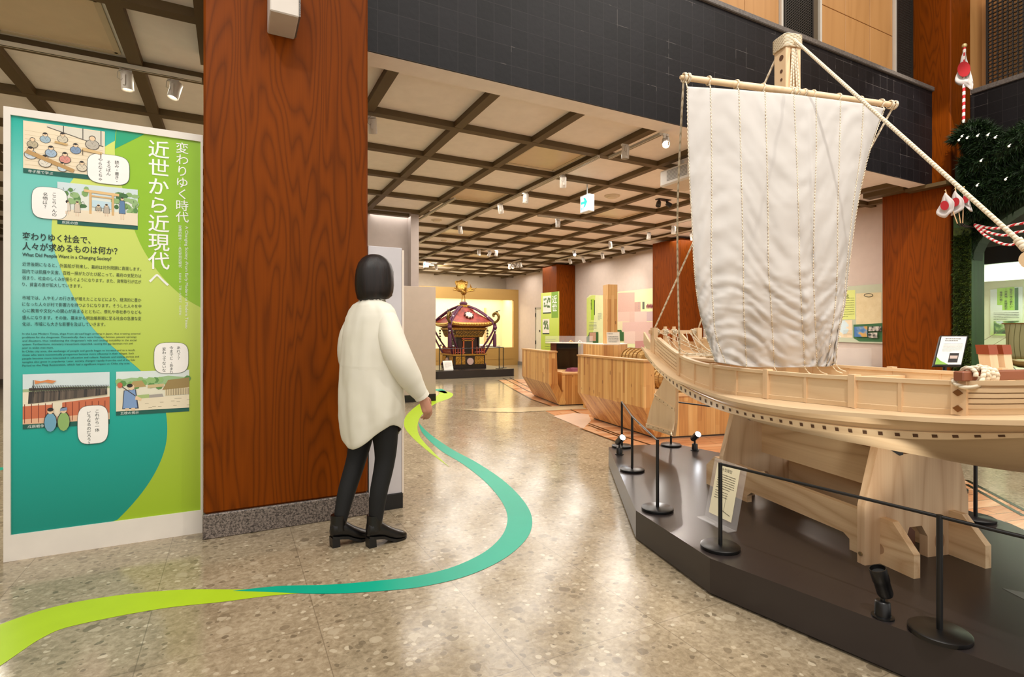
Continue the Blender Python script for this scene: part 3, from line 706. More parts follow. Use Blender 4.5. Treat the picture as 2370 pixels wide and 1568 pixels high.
def pic2(poly, ell, stroke, rn):
    poly('cfdfe2', [(0, 0), (1, 0), (1, .3), (0, .3)])
    for i in range(34):
        u = rn.choice([rn.uniform(0, .36), rn.uniform(.7, 1)]); v = rn.uniform(.12, .68); ell(rn.choice(['5c8a4a', '7ea661', '3f6e3c', '93b57a', '8bb06c']), u, v, rn.uniform(.03, .07), rn.uniform(.05, .1), 7)
    for i in range(26):
        u = rn.choice([rn.uniform(0, .36), rn.uniform(.7, 1)]); v = rn.uniform(.1, .6); stroke('2f4a2c', (u, v), (u + rn.uniform(-.03, .03), v + .06), .002)
    poly('e9dcc2', [(0, .72), (1, .66), (1, 1), (0, 1)])
    poly('c0dbe6', [(.42, .4), (.66, .42), (.66, .6), (.42, .58)])
    for u in (.4, .68): poly('d6b077', [(u - .015, .2), (u + .015, .2), (u + .015, .78), (u - .015, .78)])
    poly('e0bd85', [(.32, .13), (.76, .17), (.76, .24), (.32, .2)]); poly('d6b077', [(.4, .27), (.68, .29), (.68, .33), (.4, .31)])
    for u, v, h_, c_ in ((.12, .72, .3, 'd9cfc0'), (.24, .74, .32, 'd2c4b0'), (.5, .66, .16, 'a8a08e'), (.6, .7, .26, 'b7ad9d'), (.8, .66, .5, '5b7fa8')):
        poly('38342f', [(u - .032, v - h_ * .62), (u + .032, v - h_ * .62), (u + .042, v + h_ * .1), (u - .042, v + h_ * .1)]); poly(c_, [(u - .028, v - h_ * .6), (u + .028, v - h_ * .6), (u + .037, v + h_ * .08), (u - .037, v + h_ * .08)]); ell('e6c9a4', u, v - h_ * .72, .02, .045)
        ell('2d2926', u, v - h_ * .77, .018, .022)
        for e in (-.015, .015): stroke('e4cbb0', (u + e, v + h_ * .1), (u + e, v + h_ * .4), .006)
def pic3(poly, ell, stroke, rn):
    poly('d5e4e6', [(0, 0), (1, 0), (1, .36), (0, .36)]); poly('a7b98d', [(0, .3), (.5, .28), (1, .3), (1, .36), (0, .36)]); poly('ece2c9', [(0, .36), (1, .34), (1, .56), (0, .56)])
    poly('c96f4c', [(0, .64), (.33, .63), (.33, 1), (0, 1)]); poly('c96f4c', [(.44, .6), (1, .52), (1, 1), (.44, 1)]); poly('e4b794', [(0, .9), (1, .86), (1, 1), (0, 1)])
    for i in range(13):
        u = i / 13 + .02
        if .33 < u < .44: continue
        stroke('7a2f22', (u, .6), (u, .98), .004)
    for i in range(46):
        u = .08 + .9 * i / 46; v = .45 - .06 * i / 46; s_ = 1.1 - .5 * i / 46; c_ = rn.choice(['4b443e', '5f544a', '393634', '6d6155'])
        poly(c_, [(u - .012 * s_, v - .09 * s_), (u + .012 * s_, v - .09 * s_), (u + .02 * s_, v + .13 * s_), (u - .02 * s_, v + .13 * s_)]); ell('3a342e', u, v - .13 * s_, .012 * s_, .028 * s_); stroke('2f2b28', (u, v - .05), (u + .03, v - .2 * s_), .003)
    stroke('3a3a36', (.12, .12), (.12, .45), .004); poly('d98a52', [(.13, .12), (.2, .15), (.28, .12), (.38, .15), (.33, .2), (.25, .17), (.14, .2)])
    for u, c_ in ((.31, '6fa5c0'), (.46, '8fb36a')): ell('2c2a28', u, .98, .075, .2); ell(c_, u, .99, .068, .19); ell('e2c5a2', u, .76, .035, .06); ell('26221f', u, .73, .036, .04)
    poly('7c93b4', [(.42, .72), (.5, .7), (.5, .76), (.42, .77)])
def pic4(poly, ell, stroke, rn):
    poly('dbe7e4', [(0, 0), (1, 0), (1, .3), (0, .3)]); poly('9dc08b', [(0, .22), (.2, .16), (.45, .2), (.7, .14), (1, .2), (1, .36), (0, .36)])
    for i in range(22): ell(rn.choice(['7fae62', '94bd78', '5f9350']), rn.uniform(0, 1), rn.uniform(.22, .42), .05, .08, 7)
    poly('9c8552', [(.62, .5), (.7, .25), (1, .2), (1, .48)]); poly('b39a63', [(.16, .42), (.22, .26), (.34, .24), (.4, .4)]); poly('d8c9a4', [(.66, .5), (1, .46), (1, .64), (.66, .66)])
    for i in range(14): stroke('6f6148', (.68 + i * .024, .48), (.68 + i * .024, .65), .003)
    poly('cdb98a', [(.42, .36), (.64, .34), (.64, .42), (.42, .44)]); poly('a8a29a', [(.44, .62), (.62, .6), (.64, .7), (.42, .72)]); poly('a9c07c', [(.2, .62), (.44, .6), (.44, .7), (.2, .72)]); poly('eadfc3', [(0, .72), (1, .66), (1, 1), (0, 1)])
    for i in range(12): u = rn.uniform(.35, .98); v = rn.uniform(.74, .95); stroke('8a8268', (u, v), (u + .05, v), .003)
    poly('2e3a52', [(.1, .48), (.26, .46), (.3, .95), (.08, .95)]); poly('7f9fcb', [(.11, .49), (.25, .47), (.28, .93), (.09, .93)]); poly('e2c9a8', [(.12, .93), (.17, .93), (.17, 1), (.12, 1)]); poly('e2c9a8', [(.2, .93), (.25, .93), (.25, 1), (.2, 1)])
    ell('e6c9a4', .2, .4, .042, .075); ell('26221f', .18, .36, .04, .05); stroke('3b332c', (.02, .3), (.32, .72), .006); ell('c76a4a', .05, .34, .035, .07); poly('e8c9a2', [(.26, .62), (.34, .7), (.33, .76), (.25, .72)])
picture((54, 279), (243, 304), (243, 404), (54, 389), 'classroom_picture', 'eadbbd', 10, '寺子屋で学ぶ', pic1, 3)
picture((133, 421), (319, 437), (319, 520), (133, 509), 'shrine_gate_picture', 'dfe6dc', 9, '庶民の旅', pic2, 4)
picture((53, 867), (254, 862), (254, 972), (53, 983), 'marching_army_picture', 'e9dfc6', 10, '戊辰戦争', pic3, 5)
picture((269, 861), (438, 858), (438, 945), (269, 953), 'village_picture', 'e4e2cc', 9, '五榜の掲示', pic4, 6)
def bubble(cx, cy, wpx, hpx, lines, size, tail=0):
    c = SP(cx, cy, 9); k = .00256; a, b = wpx * k / 2, hpx * k / 2; n = 36
    pts = []
    for i in range(n): t = 2 * pi * i / n; ct, st = cos(t), sin(t); pts.append((c.x + a * math.copysign(abs(ct) ** .55, ct), c.y, c.z + b * math.copysign(abs(st) ** .55, st)))
    bb = MB(T); bb.use(flat('55605c', .5)); bb.add([(c.x + (p[0] - c.x) * 1.025, c.y + .0003, c.z + (p[2] - c.z) * 1.02) for p in pts], [tuple(range(n))], False)
    bb.use(flat('f6f4ef', .4)); bb.add(pts, [tuple(range(n))], False); o_ = bb.build('speech_bubble', None, r)
    t = MB(T); m = len(lines); gap = size * 1.75
    for i, ln in enumerate(lines):
        write_v(t, ln[0], (c.x + gap * ((m - 1) / 2 - i), c.y - .0006, c.z + b * ln[1]), (1, 0, 0), (0, 0, 1), size, 1.0)
    t.build('bubble_lettering', DARK, o_)
bubble(252, 393, 74, 64, [('読み・書き・', .68), ('そろばん', .62), ('やらなくちゃ', .72)], .0215)
bubble(116, 471, 58, 66, [('ここらへんの', .72), ('名物は？', .66)], .022)
bubble(397, 829, 66, 70, [('あれ？？', .78), ('今までと、あまり', .78), ('変わってないな', .7)], .0205)
bubble(216, 983, 53, 82, [('これから一体', .8), ('どうなるのだろう？', .72)], .021)
tw = MB(T); WHT = flat('f4f6ef', .4)
UX, UZ = (1, 0, 0), (0, 0, 1)
def vtext(mb, body, px, py, py_end, adv=1.0, bold=0.0):
    p = SP(px, py, 5); q = SP(px, py_end, 5); size = (p.z - q.z) / (len(body) * adv); write_v(mb, body, (p.x, p.y, p.z), UX, UZ, size, adv, bold)
vtext(tw, '近世から近現代へ', 368, 325, 668, 1.0, .008); vtext(tw, '変わりゆく時代', 422, 330, 516, 1.0, .004)
tw.build('title_lettering', WHT, r, label='large white vertical title')
t2 = MB(T)
p = SP(429, 524, 5); q = SP(429, 762, 5); write(t2, 'A Changing Society -From Early Modern to Modern Times-', (p.x, p.y, p.z), (0, 0, -1), (1, 0, 0), .021, 0, p.z - q.z)
vtext(t2, '変遷的時代——从近世到近現代', 417, 522, 620, 1.0); vtext(t2, '변화하는 시대-근세에서 근현대로-', 417, 632, 736, 1.0)
t2.build('subtitle_lettering', WHT, r)
t3 = MB(T)
def htext(mb, body, px, py, px_end, size_px, bold=0.0):
    p = SP(px, py, 5); q = SP(px_end, py, 5); write(mb, body, (p.x, p.y, p.z), UX, UZ, size_px * .00255, bold, q.x - p.x)
htext(t3, '変わりゆく社会で、', 52, 554, 210, 17.5, .012); htext(t3, '人々が求めるものは何か？', 52, 577, 272, 17.5, .012); htext(t3, 'What Did People Want in a Changing Society?', 52, 593, 258, 10, .012)
t3.build('heading_lettering', DARK, r)
t4 = MB(T)
for tx, y0, y1, xe in (('近世後期になると、外国船が到来し、幕府は対外問題に直面します。', 613, 623, 327), ('国内では飢饉や災害、百姓一揆がたびたび起こって、幕府の支配力は', 630, 636, 327), ('弱まり、社会のしくみが揺らぐようになります。また、貨幣取引が広が', 645, 652, 327), ('り、貧富の差が拡大していきます。', 660, 663, 190),
    ('市域では、人やモノの行き来が増えたことなどにより、経済的に豊か', 691, 694, 327), ('になった人々が村で影響力を持つようになります。そうした人々を中', 706, 709, 327), ('心に教育や文化への関心が高まるとともに、祭礼や寺社参りなども', 721, 724, 327), ('盛んになります。その後、幕末から明治維新期に至る社会の急激な変', 737, 738, 327), ('化は、市域にも大きな影響を及ぼしていきます。', 752, 752, 244)):
    htext(t4, tx, 52, y0 + 2, xe, 9)
for i, tx in enumerate(('In the Late Modern Times, ships from abroad begin arriving in Japan, thus creating external', 'problems for the shogunate. Domestically, there were frequent famines, peasant uprisings', "and disasters, thus weakening the shogunate's rule and causing instability in the social", 'system. Furthermore, monetary transactions expanded, causing the gap between rich and', 'poor to widen even more.', 'In Chiba city area, the exchange of people and goods began to increase and as a result,', 'those who were economically prosperous became more influential in their villages. Such', 'people become more interested in education and culture. Festivals and visiting shrines and', 'temples also grew in popularity. Later, society changed rapidly from the end of the Edo', 'Period to the Meiji Restoration, which had a significant impact on Chiba city area.')):
    htext(t4, tx, 52, 775 + i * 8.2, 52 + len(tx) * 3.0, 5.6)
t4.build('body_lettering', DARK, r)

# ================================================================ FLOOR GRAPHICS
def ribbon(name, pts, w, mat, label, z=.0012):
    """pts: centre line in pixels with half widths in metres"""
    P = [onZ(p[0], p[1]) for p in pts]; P = curve_pts([(p.x, p.y, ww) for p, ww in zip(P, w)], 10); b = MB(); vs = []
    for i, p in enumerate(P):
        t = (P[min(i + 1, len(P) - 1)] - P[max(0, i - 1)]); t.z = 0; t.normalize(); n = V((-t.y, t.x, 0)); h = max(.001, p.z)
        vs += [V((p.x, p.y, z)) + n * h, V((p.x, p.y, z)) - n * h]
    b.add(vs, [(2 * i, 2 * i + 1, 2 * i + 3, 2 * i + 2) for i in range(len(P) - 1)], False)
    return b.build(name, mat, None, label=label, cat='floor line')
M_rt = flat('00a084', .4, spec=.2); M_rl = flat('a9c926', .4, spec=.2)
ribbon('floor_ribbon', [(-250, 1630), (-100, 1545), (20, 1475), (130, 1432), (262, 1405), (400, 1387), (520, 1380), (640, 1372), (760, 1370)], [.16, .15, .14, .125, .11, .085, .06, .03, .0], M_rl, 'lime green ribbon line on the floor at the lower left')
ribbon('floor_ribbon', [(540, 1369), (640, 1365), (760, 1365), (880, 1357), (980, 1345), (1080, 1318), (1160, 1275), (1200, 1225), (1195, 1175), (1150, 1120), (1090, 1075), (1030, 1040), (985, 1003), (968, 978)], [.0, .03, .045, .055, .06, .065, .07, .078, .078, .075, .068, .06, .035, .0], M_rt, 'teal ribbon line curving across the floor past the black platform', .0016)
ribbon('floor_ribbon', [(1040, 1082), (998, 1047), (963, 1012), (951, 985), (960, 960), (990, 935), (1022, 922), (1032, 912), (1020, 905)], [.0, .02, .045, .085, .11, .13, .15, .13, .05], M_rl, 'lime green ribbon line bending away beside the visitor towards the shrine')
ribbon('floor_ribbon', [(1032, 911), (1020, 905), (1008, 901)], [.03, .09, .14], M_rt, 'teal end of the ribbon line beyond the lime bend')
ribbon('floor_ribbon', [(-60, 1086), (15, 1086)], [.05, .05], M_rt, 'short teal floor line behind the green panel at the far left')
WF = [onZ(*q) for q in ((1152, 880), (1190, 903), (1230, 925), (1278, 942), (1262, 952), (1345, 993), (1395, 1012), (1440, 1028), (1520, 1062))]
far = [onZ(*q) for q in ((2700, 1400), (2370, 1182), (2236, 1112), (2120, 1052))] + [V((7.6, 4.9, 0)), V((7.7, 8.0, 0)), V((7.2, 11.8, 0))]
wf = [V((p.x, p.y, 0)) for p in WF] + [V((2.75, 2.4, 0)), V((2.75, 1.0, 0)), V((3.0, .2, 0))] + far
b = MB(); b.add([(p.x, p.y, .0015) for p in wf], [tuple(range(len(wf)))]); bm = bmesh.new()
fmat = b.build('floor_mat', M_wfloor, None, label='printed wood plank floor sheet shaped like a ship around the wooden counters', cat='floor mat')
def fstrip(pts, hw, mat, label, z=.003):
    P = [onZ(*q) for q in pts]; b = MB(); vs = []
    for i, p in enumerate(P):
        t = (P[min(i + 1, len(P) - 1)] - P[max(0, i - 1)]).normalized(); n = V((-t.y, t.x, 0)); vs += [V((p.x, p.y, z)) + n * hw, V((p.x, p.y, z)) - n * hw]
    b.add(vs, [(2 * i, 2 * i + 1, 2 * i + 3, 2 * i + 2) for i in range(len(P) - 1)]); return b
for pts in ([(1152, 880), (1190, 903), (1230, 925), (1278, 942)], [(1345, 993), (1395, 1012), (1440, 1028), (1500, 1052)], [(1165, 876), (1220, 905), (1290, 935), (1350, 962)], [(1180, 875), (1245, 908), (1310, 938)],
            [(1352, 977), (1440, 1010), (1560, 1048)], [(1362, 985), (1450, 1018)], [(2236, 1112), (2370, 1182), (2500, 1255)], [(2236, 1122), (2370, 1196)]):
    q = fstrip(pts, .016, None, ''); q.v = [v - fmat.location for v in q.v]; q.build('outline_print', flat('1d120c', .2), fmat)
b = MB(); P = [onZ(*q) for q in ((1047, 948), (1180, 945), (1290, 941), (1420, 936), (1420, 945), (1300, 950), (1200, 955), (1120, 954), (1080, 950))]
b.add([(p.x, p.y, .004) for p in P], [tuple(range(len(P)))]); b.build('floor_beam_print', flat('c8b896', .16), None, label='pale beam shape printed on the floor before the first counter', cat='floor mat')
b = MB(); P = [onZ(*q) for q in ((1280, 964), (1330, 957), (1362, 960), (1368, 975), (1350, 993))]
b.add([(p.x, p.y, .0035) for p in P], [tuple(range(len(P)))]); b.build('floor_patch_print', flat('e6cdb8', .16), None, label='pale pink patch printed on the floor beside the second counter', cat='floor mat')

# ================================================================ PLATFORM, STAND, SHIP   (frame: x fore, y port, z up)
BA = atan2(-.973, -.23); BO = V((2.727, 1.16, 0))
BM = MX.Translation(BO) @ MX.Rotation(BA, 4, 'Z')
PZ = .17
outl = [(-2.69, -.37), (-2.70, .0), (-2.62, .30), (-2.2, .47), (-1.07, .93), (-.39, .92), (.6, .52), (1.9, .1), (1.9, -.1), (.6, -.49), (-.39, -.915), (-1.07, -.935)]
r = thing('display_platform', BO, BA, label='low black brown platform with angled ends under the wooden ship model', cat='platform')
MB().prism([(x, y, .012) for x, y in outl], (0, 0, PZ - .012)).build('body', M_plat, r)
MB().prism([(x * .985 - .02, y * .985, 0) for x, y in outl], (0, 0, .0119)).build('plinth', M_black, r)
# thin lighter patch over the bow end of the platform top
MB().prism([(.15, .05, PZ), (.6, .45, PZ), (1.8, .08, PZ), (1.2, -.2, PZ)], (0, 0, .0012)).build('top_patch', flat('6d6f70', .35), r)

r = thing('ship_stand', BO + V((0, 0, PZ)), BA, label='knotty light wood stand carrying the wooden ship model', cat='stand')
T = MX.Translation((0, 0, -PZ))
def endboard(l, zt):
    prof = [(-.30, .17), (-.30, .427), (-.222, zt), (-.19, zt - .003), (-.106, zt - .05), (.106, zt - .05), (.19, zt - .003), (.222, zt), (.30, .427), (.30, .17), (.056, .17), (.056, .265), (.021, .317), (-.05, .317), (-.07, .265), (-.07, .17)]
    return MB(T).prism([(l, y, z) for y, z in prof], (-.038, 0, 0)).build('end_board', M_cedar, r)
e1 = endboard(-.155, .70); e2 = endboard(-1.15, .70)
for e, l in ((e1, -.155), (e2, -1.15)):
    p_ = MB(T)
    for sg in (-1, 1): p_.prism([(l + .004, sg * .232, .706), (l + .004, sg * .19, .706), (l + .004, sg * .106, .66), (l + .004, sg * .09, .66), (l + .004, sg * .09, .647), (l + .004, sg * .11, .645), (l + .004, sg * .19, .69)], (-.046, 0, 0))
    p_.build('felt_pad', M_black, e, label='black felt pad under the hull')
    MB(T).cyl((l - .019, -.3005, .215), (l - .019, -.306, .215), .009, n=10).build('bolt', flat('a8906a', .3, .8), e)
for sg in (-1, 1):
    y0 = sg * .215
    prof = [(-.001, .17), (-.001, .269), (-.097, .375), (-1.36, .375), (-1.45, .30), (-1.45, .17), (-1.04, .17), (-1.04, .21), (-1.0, .24), (-.35, .24), (-.315, .22), (-.315, .17)]
    MB(T).prism([(x, y0, z) for x, z in prof], (0, -sg * .034, 0)).build('side_rail', M_cedarx, r)
MB(T).box((-1.15, -.02, .44), (-.193, .02, .63)).build('centre_beam', M_cedarx, r)

# ---- ship
def tab(xs, ys):
    def g(x):
        if x <= xs[0]: return ys[0] + (x - xs[0]) * (ys[1] - ys[0]) / (xs[1] - xs[0])
        for i in range(len(xs) - 1):
            if x <= xs[i + 1]: return ys[i] + (ys[i + 1] - ys[i]) * (x - xs[i]) / (xs[i + 1] - xs[i])
        return ys[-1]
    return lambda x: sum(g(x + k * .035) for k in (-3, -2, -1, 0, 1, 2, 3)) / 7
LX = [-2.4, -2.18, -1.9, -1.6, -1.3, -1.0, -.7, -.35, 0, .3, .55, .85, 1.1, 1.3, 1.45]
fb = tab([-2.4, -2.18, -1.5, -.9, 0, .6, .85, 1.1, 1.3, 1.45], [.17, .2, .33, .40, .43, .41, .355, .24, .09, .02])
zr = tab(LX, [1.23, 1.18, 1.10, 1.03, 1.0, .996, .998, 1.003, 1.016, 1.028, 1.05, 1.1, 1.17, 1.25, 1.3])
zf = tab(LX, [1.09, 1.03, .95, .88, .845, .835, .85, .867, .885, .905, .945, 1.0, 1.08, 1.18, 1.24])
zo = tab(LX, [1.14, 1.055, .945, .885, .862, .84, .834, .845, .874, .90, .93, .98, 1.06, 1.17, 1.23])
zw = tab(LX, [1.10, 1.01, .925, .865, .815, .787, .773, .785, .809, .845, .89, .95, 1.04, 1.15, 1.22])
zb = tab(LX, [1.06, .968, .885, .815, .768, .744, .742, .752, .779, .82, .877, .94, 1.03, 1.14, 1.21])
zk = tab(LX, [.97, .90, .80, .73, .695, .665, .659, .667, .676, .69, .725, .80, .92, 1.08, 1.18])
HZ = .65
ship = thing('wooden_ship_model', BO + V((0, 0, HZ)), BA, label='large pale wooden sailing ship model with a white square sail', cat='ship model')
T = MX.Translation((0, 0, -HZ))
L0, L1, NS = -2.25, 1.42, 74
ls = [L0 + (L1 - L0) * i / NS for i in range(NS + 1)]
def strip(mb, fs, ls_=ls, smooth=True):
    """fs: list of functions l -> (y, z); both sides"""
    for sg in (-1, 1):
        vs = []
        for l in ls_:
            for f in fs: y, z = f(l); vs.append((l, sg * y, z))
        n = len(fs); F = []
        for i in range(len(ls_) - 1):
            for k in range(n - 1):
                q = (i * n + k, (i + 1) * n + k, (i + 1) * n + k + 1, i * n + k + 1); F.append(q if sg < 0 else q[::-1])
        mb.add(vs, F, smooth)
        for i in (0, len(ls_) - 1): mb.add([vs[i * n + k] for k in range(n)], [tuple(range(n))], False) if n > 2 else None
h = MB(T)
bil = lambda l: ((fb(l) + .035) * .97, zb(l) - .006)
strip(h, [bil, lambda l: (fb(l) * .88, zb(l) * .72 + zk(l) * .28 - .004), lambda l: (fb(l) * .66, zb(l) * .3 + zk(l) * .7 - .004), lambda l: (fb(l) * .38, zk(l) + .002), lambda l: (.07 * min(1, fb(l) / .2), zk(l) - .004), lambda l: (0, zk(l) - .004)])
def ring_at(l): return [(l, -bil(l)[0], bil(l)[1]), (l, -fb(l) * .66, zb(l) * .3 + zk(l) * .7), (l, -fb(l) * .38, zk(l)), (l, fb(l) * .38, zk(l)), (l, fb(l) * .66, zb(l) * .3 + zk(l) * .7), (l, bil(l)[0], bil(l)[1]), (l, fb(l), zf(l)), (l, -fb(l), zf(l))]
h.add(ring_at(L0 + .01), [tuple(range(8))], False)
h.build('hull', M_hin, ship)
g = MB(T)
strip(g, [lambda l: (fb(l) + .038, zb(l) - .006), lambda l: (fb(l) + .056, zb(l)), lambda l: (fb(l) + .062, zw(l)), lambda l: (fb(l) + .050, zw(l) + .002)], smooth=False)
wale = g.build('wale', M_hin, ship)
g = MB(T)
strip(g, [lambda l: (fb(l) + .045, zw(l) - .003), lambda l: (fb(l) + .062, (zw(l) + zo(l)) / 2), lambda l: (fb(l) + .082, zo(l) - .016)])
g.build('upper_strake', M_hin, ship)
# scupper openings in the wale
sc_ = MB(T)
l = -2.1
while l < .95:
    for sg in (-1, 1):
        pts = []
        for dl, tz in ((0, .28), (.019, .28), (.019, .74), (0, .74)):
            ll = l + dl; z = zb(ll) + (zw(ll) - zb(ll)) * tz; pts.append((ll, sg * (fb(ll) + .0575 + .006 * tz), z))
        sc_.add(pts, [(0, 1, 2, 3)])
    l += .068
sc_.build('scupper_row', flat('54371f', .8), wale, label='row of small dark square openings')
g = MB(T)
strip(g, [lambda l: (fb(l) - .002, zf(l) - .02), lambda l: (fb(l) - .002, zf(l)), lambda l: (fb(l) + .03, zf(l) - (zf(l) - zo(l)) * .32), lambda l: (fb(l) + .09, zo(l) + .0), lambda l: (fb(l) + .092, zo(l) - .016), lambda l: (fb(l) + .07, zo(l) - .02)], smooth=False)
g.build('side_deck', M_hin, ship)
g = MB(T)
strip(g, [lambda l: (fb(l) + .004, zf(l) + .0), lambda l: (fb(l) + .006, zf(l) + .02), lambda l: (fb(l) - .0, zf(l) + .022)], smooth=False)
g.build('foot_moulding', M_hin, ship)
lb = [x for x in ls if x >= -2.15]
g = MB(T); strip(g, [lambda l: (fb(l), zf(l)), lambda l: (fb(l), zr(l) - .012), lambda l: (fb(l) - .018, zr(l) - .012), lambda l: (fb(l) - .018, zf(l))], lb, False)
g.build('bulwark', M_hin, ship)
g = MB(T); strip(g, [lambda l: (fb(l) + .01, zr(l) - .016), lambda l: (fb(l) + .01, zr(l)), lambda l: (fb(l) - .026, zr(l)), lambda l: (fb(l) - .026, zr(l) - .016), lambda l: (fb(l) + .01, zr(l) - .016)], lb, False)
g.build('rail', M_hin, ship, label='light wood top rail')
g = MB(T); strip(g, [lambda l: (fb(l) + .005, zf(l) + .012), lambda l: (0, zf(l) + .012)], ls, False); g.build('deck', M_hin, ship)
def side_post(l, wdt, out, zt, sg):
    y = fb(l); b = MB(T); b.box((l - wdt / 2, sg * (y - .02) if sg > 0 else -(y + out), zf(l) - .0), (l + wdt / 2, (y + out) if sg > 0 else -(y - .02), zt)); return b
for sg in (-1, 1):
    for l in (-2.17, -1.637, -1.15, -.63, -.09, .335, .85): side_post(l, .032 if l < .3 else .05, .016, zr(l) + (.008 if l > -1.7 else .01 if l > -2 else .06), sg).build('bulwark_post', M_hinv, ship)
    for l in (-1.39, -.89, -.36, .12): side_post(l, .014, .008, zr(l) - .016, sg).build('bulwark_mullion', M_hinv, ship)
    for k in range(4):   # plank strips of the raised stern and of the bow
        for a, c_ in ((-2.15, -1.655), (.36, 1.35)):
            LL = [a + (c_ - a) * i / 12 for i in range(13)]; f0 = .22 + .19 * k
            b = MB(T); vs = []
            for l in LL:
                hgt = zr(l) - .02 - zf(l); zz = zf(l) + hgt * f0; y = fb(l) + .001
                for dy, dz in ((0, 0), (.007, 0), (.007, hgt * .15), (0, hgt * .15)): vs.append((l, sg * (y + dy), zz + dz))
            b.add(vs, [(i * 4 + k2, i * 4 + (k2 + 1) % 4, (i + 1) * 4 + (k2 + 1) % 4, (i + 1) * 4 + k2) for i in range(12) for k2 in range(4)], False)
            b.build('side_plank', M_hin, ship)
# diamond studs by the bow post
for zz in (.935, .99): MB(T).prism([(.318, -fb(.335) - .017, zz), (.335, -fb(.335) - .017, zz + .012), (.352, -fb(.335) - .017, zz), (.335, -fb(.335) - .017, zz - .012)], (0, -.003, 0)).build('bronze_stud', flat('8a5a30', .4, .5), ship)
# stern frame
for sg in (-1, 1): MB(T).box((-2.215, sg * .2 - .016, 1.03), (-2.18, sg * .2 + .016, 1.235)).build('stern_post', M_hinv, ship)
sb_ = MB(T).box((-2.21, -.235, 1.185), (-2.185, .235, 1.215)).build('stern_crossbar', M_hiny, ship)
for y in (-.09, -.01): MB(T).box((-2.21, y - .01, 1.10), (-2.19, y + .01, 1.245)).build('belaying_post', M_hinv, ship)
MB(T).box((-2.23, -.195, .96), (-2.215, .195, 1.12)).build('transom', M_hiny, ship)
for sg in (-1, 1): MB(T).prism([(-2.40, sg * .18, 1.10), (-2.2, sg * .195, .97), (-2.2, sg * .195, 1.06), (-2.40, sg * .18, 1.20)], (0, sg * -.016, 0)).build('stern_wing', M_hin, ship)
ru = [(-2.30, .90), (-2.17, .80), (-2.17, .62), (-2.185, .45), (-2.216, .339), (-2.677, .331), (-2.60, .50), (-2.50, .66), (-2.41, .74), (-2.345, .83)]
rd = MB(T).prism([(x, -.014, z) for x, z in ru], (0, .028, 0)).build('rudder', M_hinv, ship)
for (x0, z0), (x1, z1) in (((-2.66, .345), (-2.215, .352)), ((-2.51, .63), (-2.18, .55))):
    MB(T).prism([(x0, -.0141, z0), (x1, -.0141, z1), (x1, -.0141, z1 + .028), (x0, -.0141, z0 + .028)], (0, -.006, 0)).build('rudder_batten', M_hin, rd)
    b = MB(T)
    for k in range(5): t_ = (k + .5) / 5; b.cyl((x0 + (x1 - x0) * t_, -.020, z0 + (z1 - z0) * t_ + .014), (x0 + (x1 - x0) * t_, -.023, z0 + (z1 - z0) * t_ + .014), .004, n=6)
    b.build('rudder_nail', flat('6a4526', .5), rd)
MB(T).box((-2.36, -.018, .82), (-2.315, .018, 1.17)).build('rudder_stock', M_hinv, ship)
MB(T).box((-2.365, -.02, 1.17), (-2.31, .02, 1.23)).build('copper_cap', flat('a4492a', .45, .3), ship, label='copper red cap of the rudder stock')
# cabin and deck gear
cb = MB(T).box((-1.95, -.2, .9), (-1.22, .2, 1.0)).build('cabin', M_hiny, ship)
MB(T).box((-1.98, -.22, 1.0), (-1.19, .22, 1.016)).build('cabin_roof', M_hin, cb)
for l in (-.55, .0): MB(T).box((l - .02, -.38, .93), (l + .02, .38, .965)).build('cross_beam', M_hiny, ship)
b = MB(T).bbox((.335, -.46, 1.032), (.37, .46, 1.066), .004); b.build('cross_beam', flat('8a5238', .45), ship, label='red brown cross beam at the bow')
def coil(c, r_, turns, t_r, seed, flatn=.25, sq=1.0):
    rn = random.Random(seed); pts = []
    for i in range(turns * 16): a = 2 * pi * i / 16; rr = r_ * (1 + .18 * sin(a * .37 + seed) + rn.uniform(-.04, .04)); pts.append((c[0] + rr * cos(a) * sq, c[1] + rr * sin(a), c[2] + t_r + flatn * t_r * 2 * i / 16))
    return pts
rp = MB(T)
for k, (l, y, rr) in enumerate(((-1.85, -.05, .07), (-1.7, .08, .09), (-1.55, -.06, .08), (-1.4, .07, .07), (-1.95, .1, .06))): rp.tube(coil((l, y, 1.016), rr, 3, .0045, k, .5), .0045, 6)
rn = random.Random(4)
for k in range(9):
    a = (-2.19, rn.uniform(-.18, .18), 1.2); c_ = (-1.9 + rn.uniform(-.05, .5), rn.uniform(-.2, .2), 1.022); m_ = ((a[0] + c_[0]) / 2, (a[1] + c_[1]) / 2 + rn.uniform(-.06, .06), 1.06); rp.tube(curve_pts([a, m_, c_], 6), .0035, 5)
rp.build('deck_rope', M_rope, ship, kind='stuff')
for k, y in enumerate((-.09, -.01, .17, -.17)):
    b = MB(T)
    for i in range(4): b.tube([(-2.197 + .02 * cos(a * pi / 6), y - .018 + .011 * i, 1.2 + .022 * sin(a * pi / 6)) for a in range(12)], .005, 5, True)
    b.build('rope_hitch', M_rope, ship)
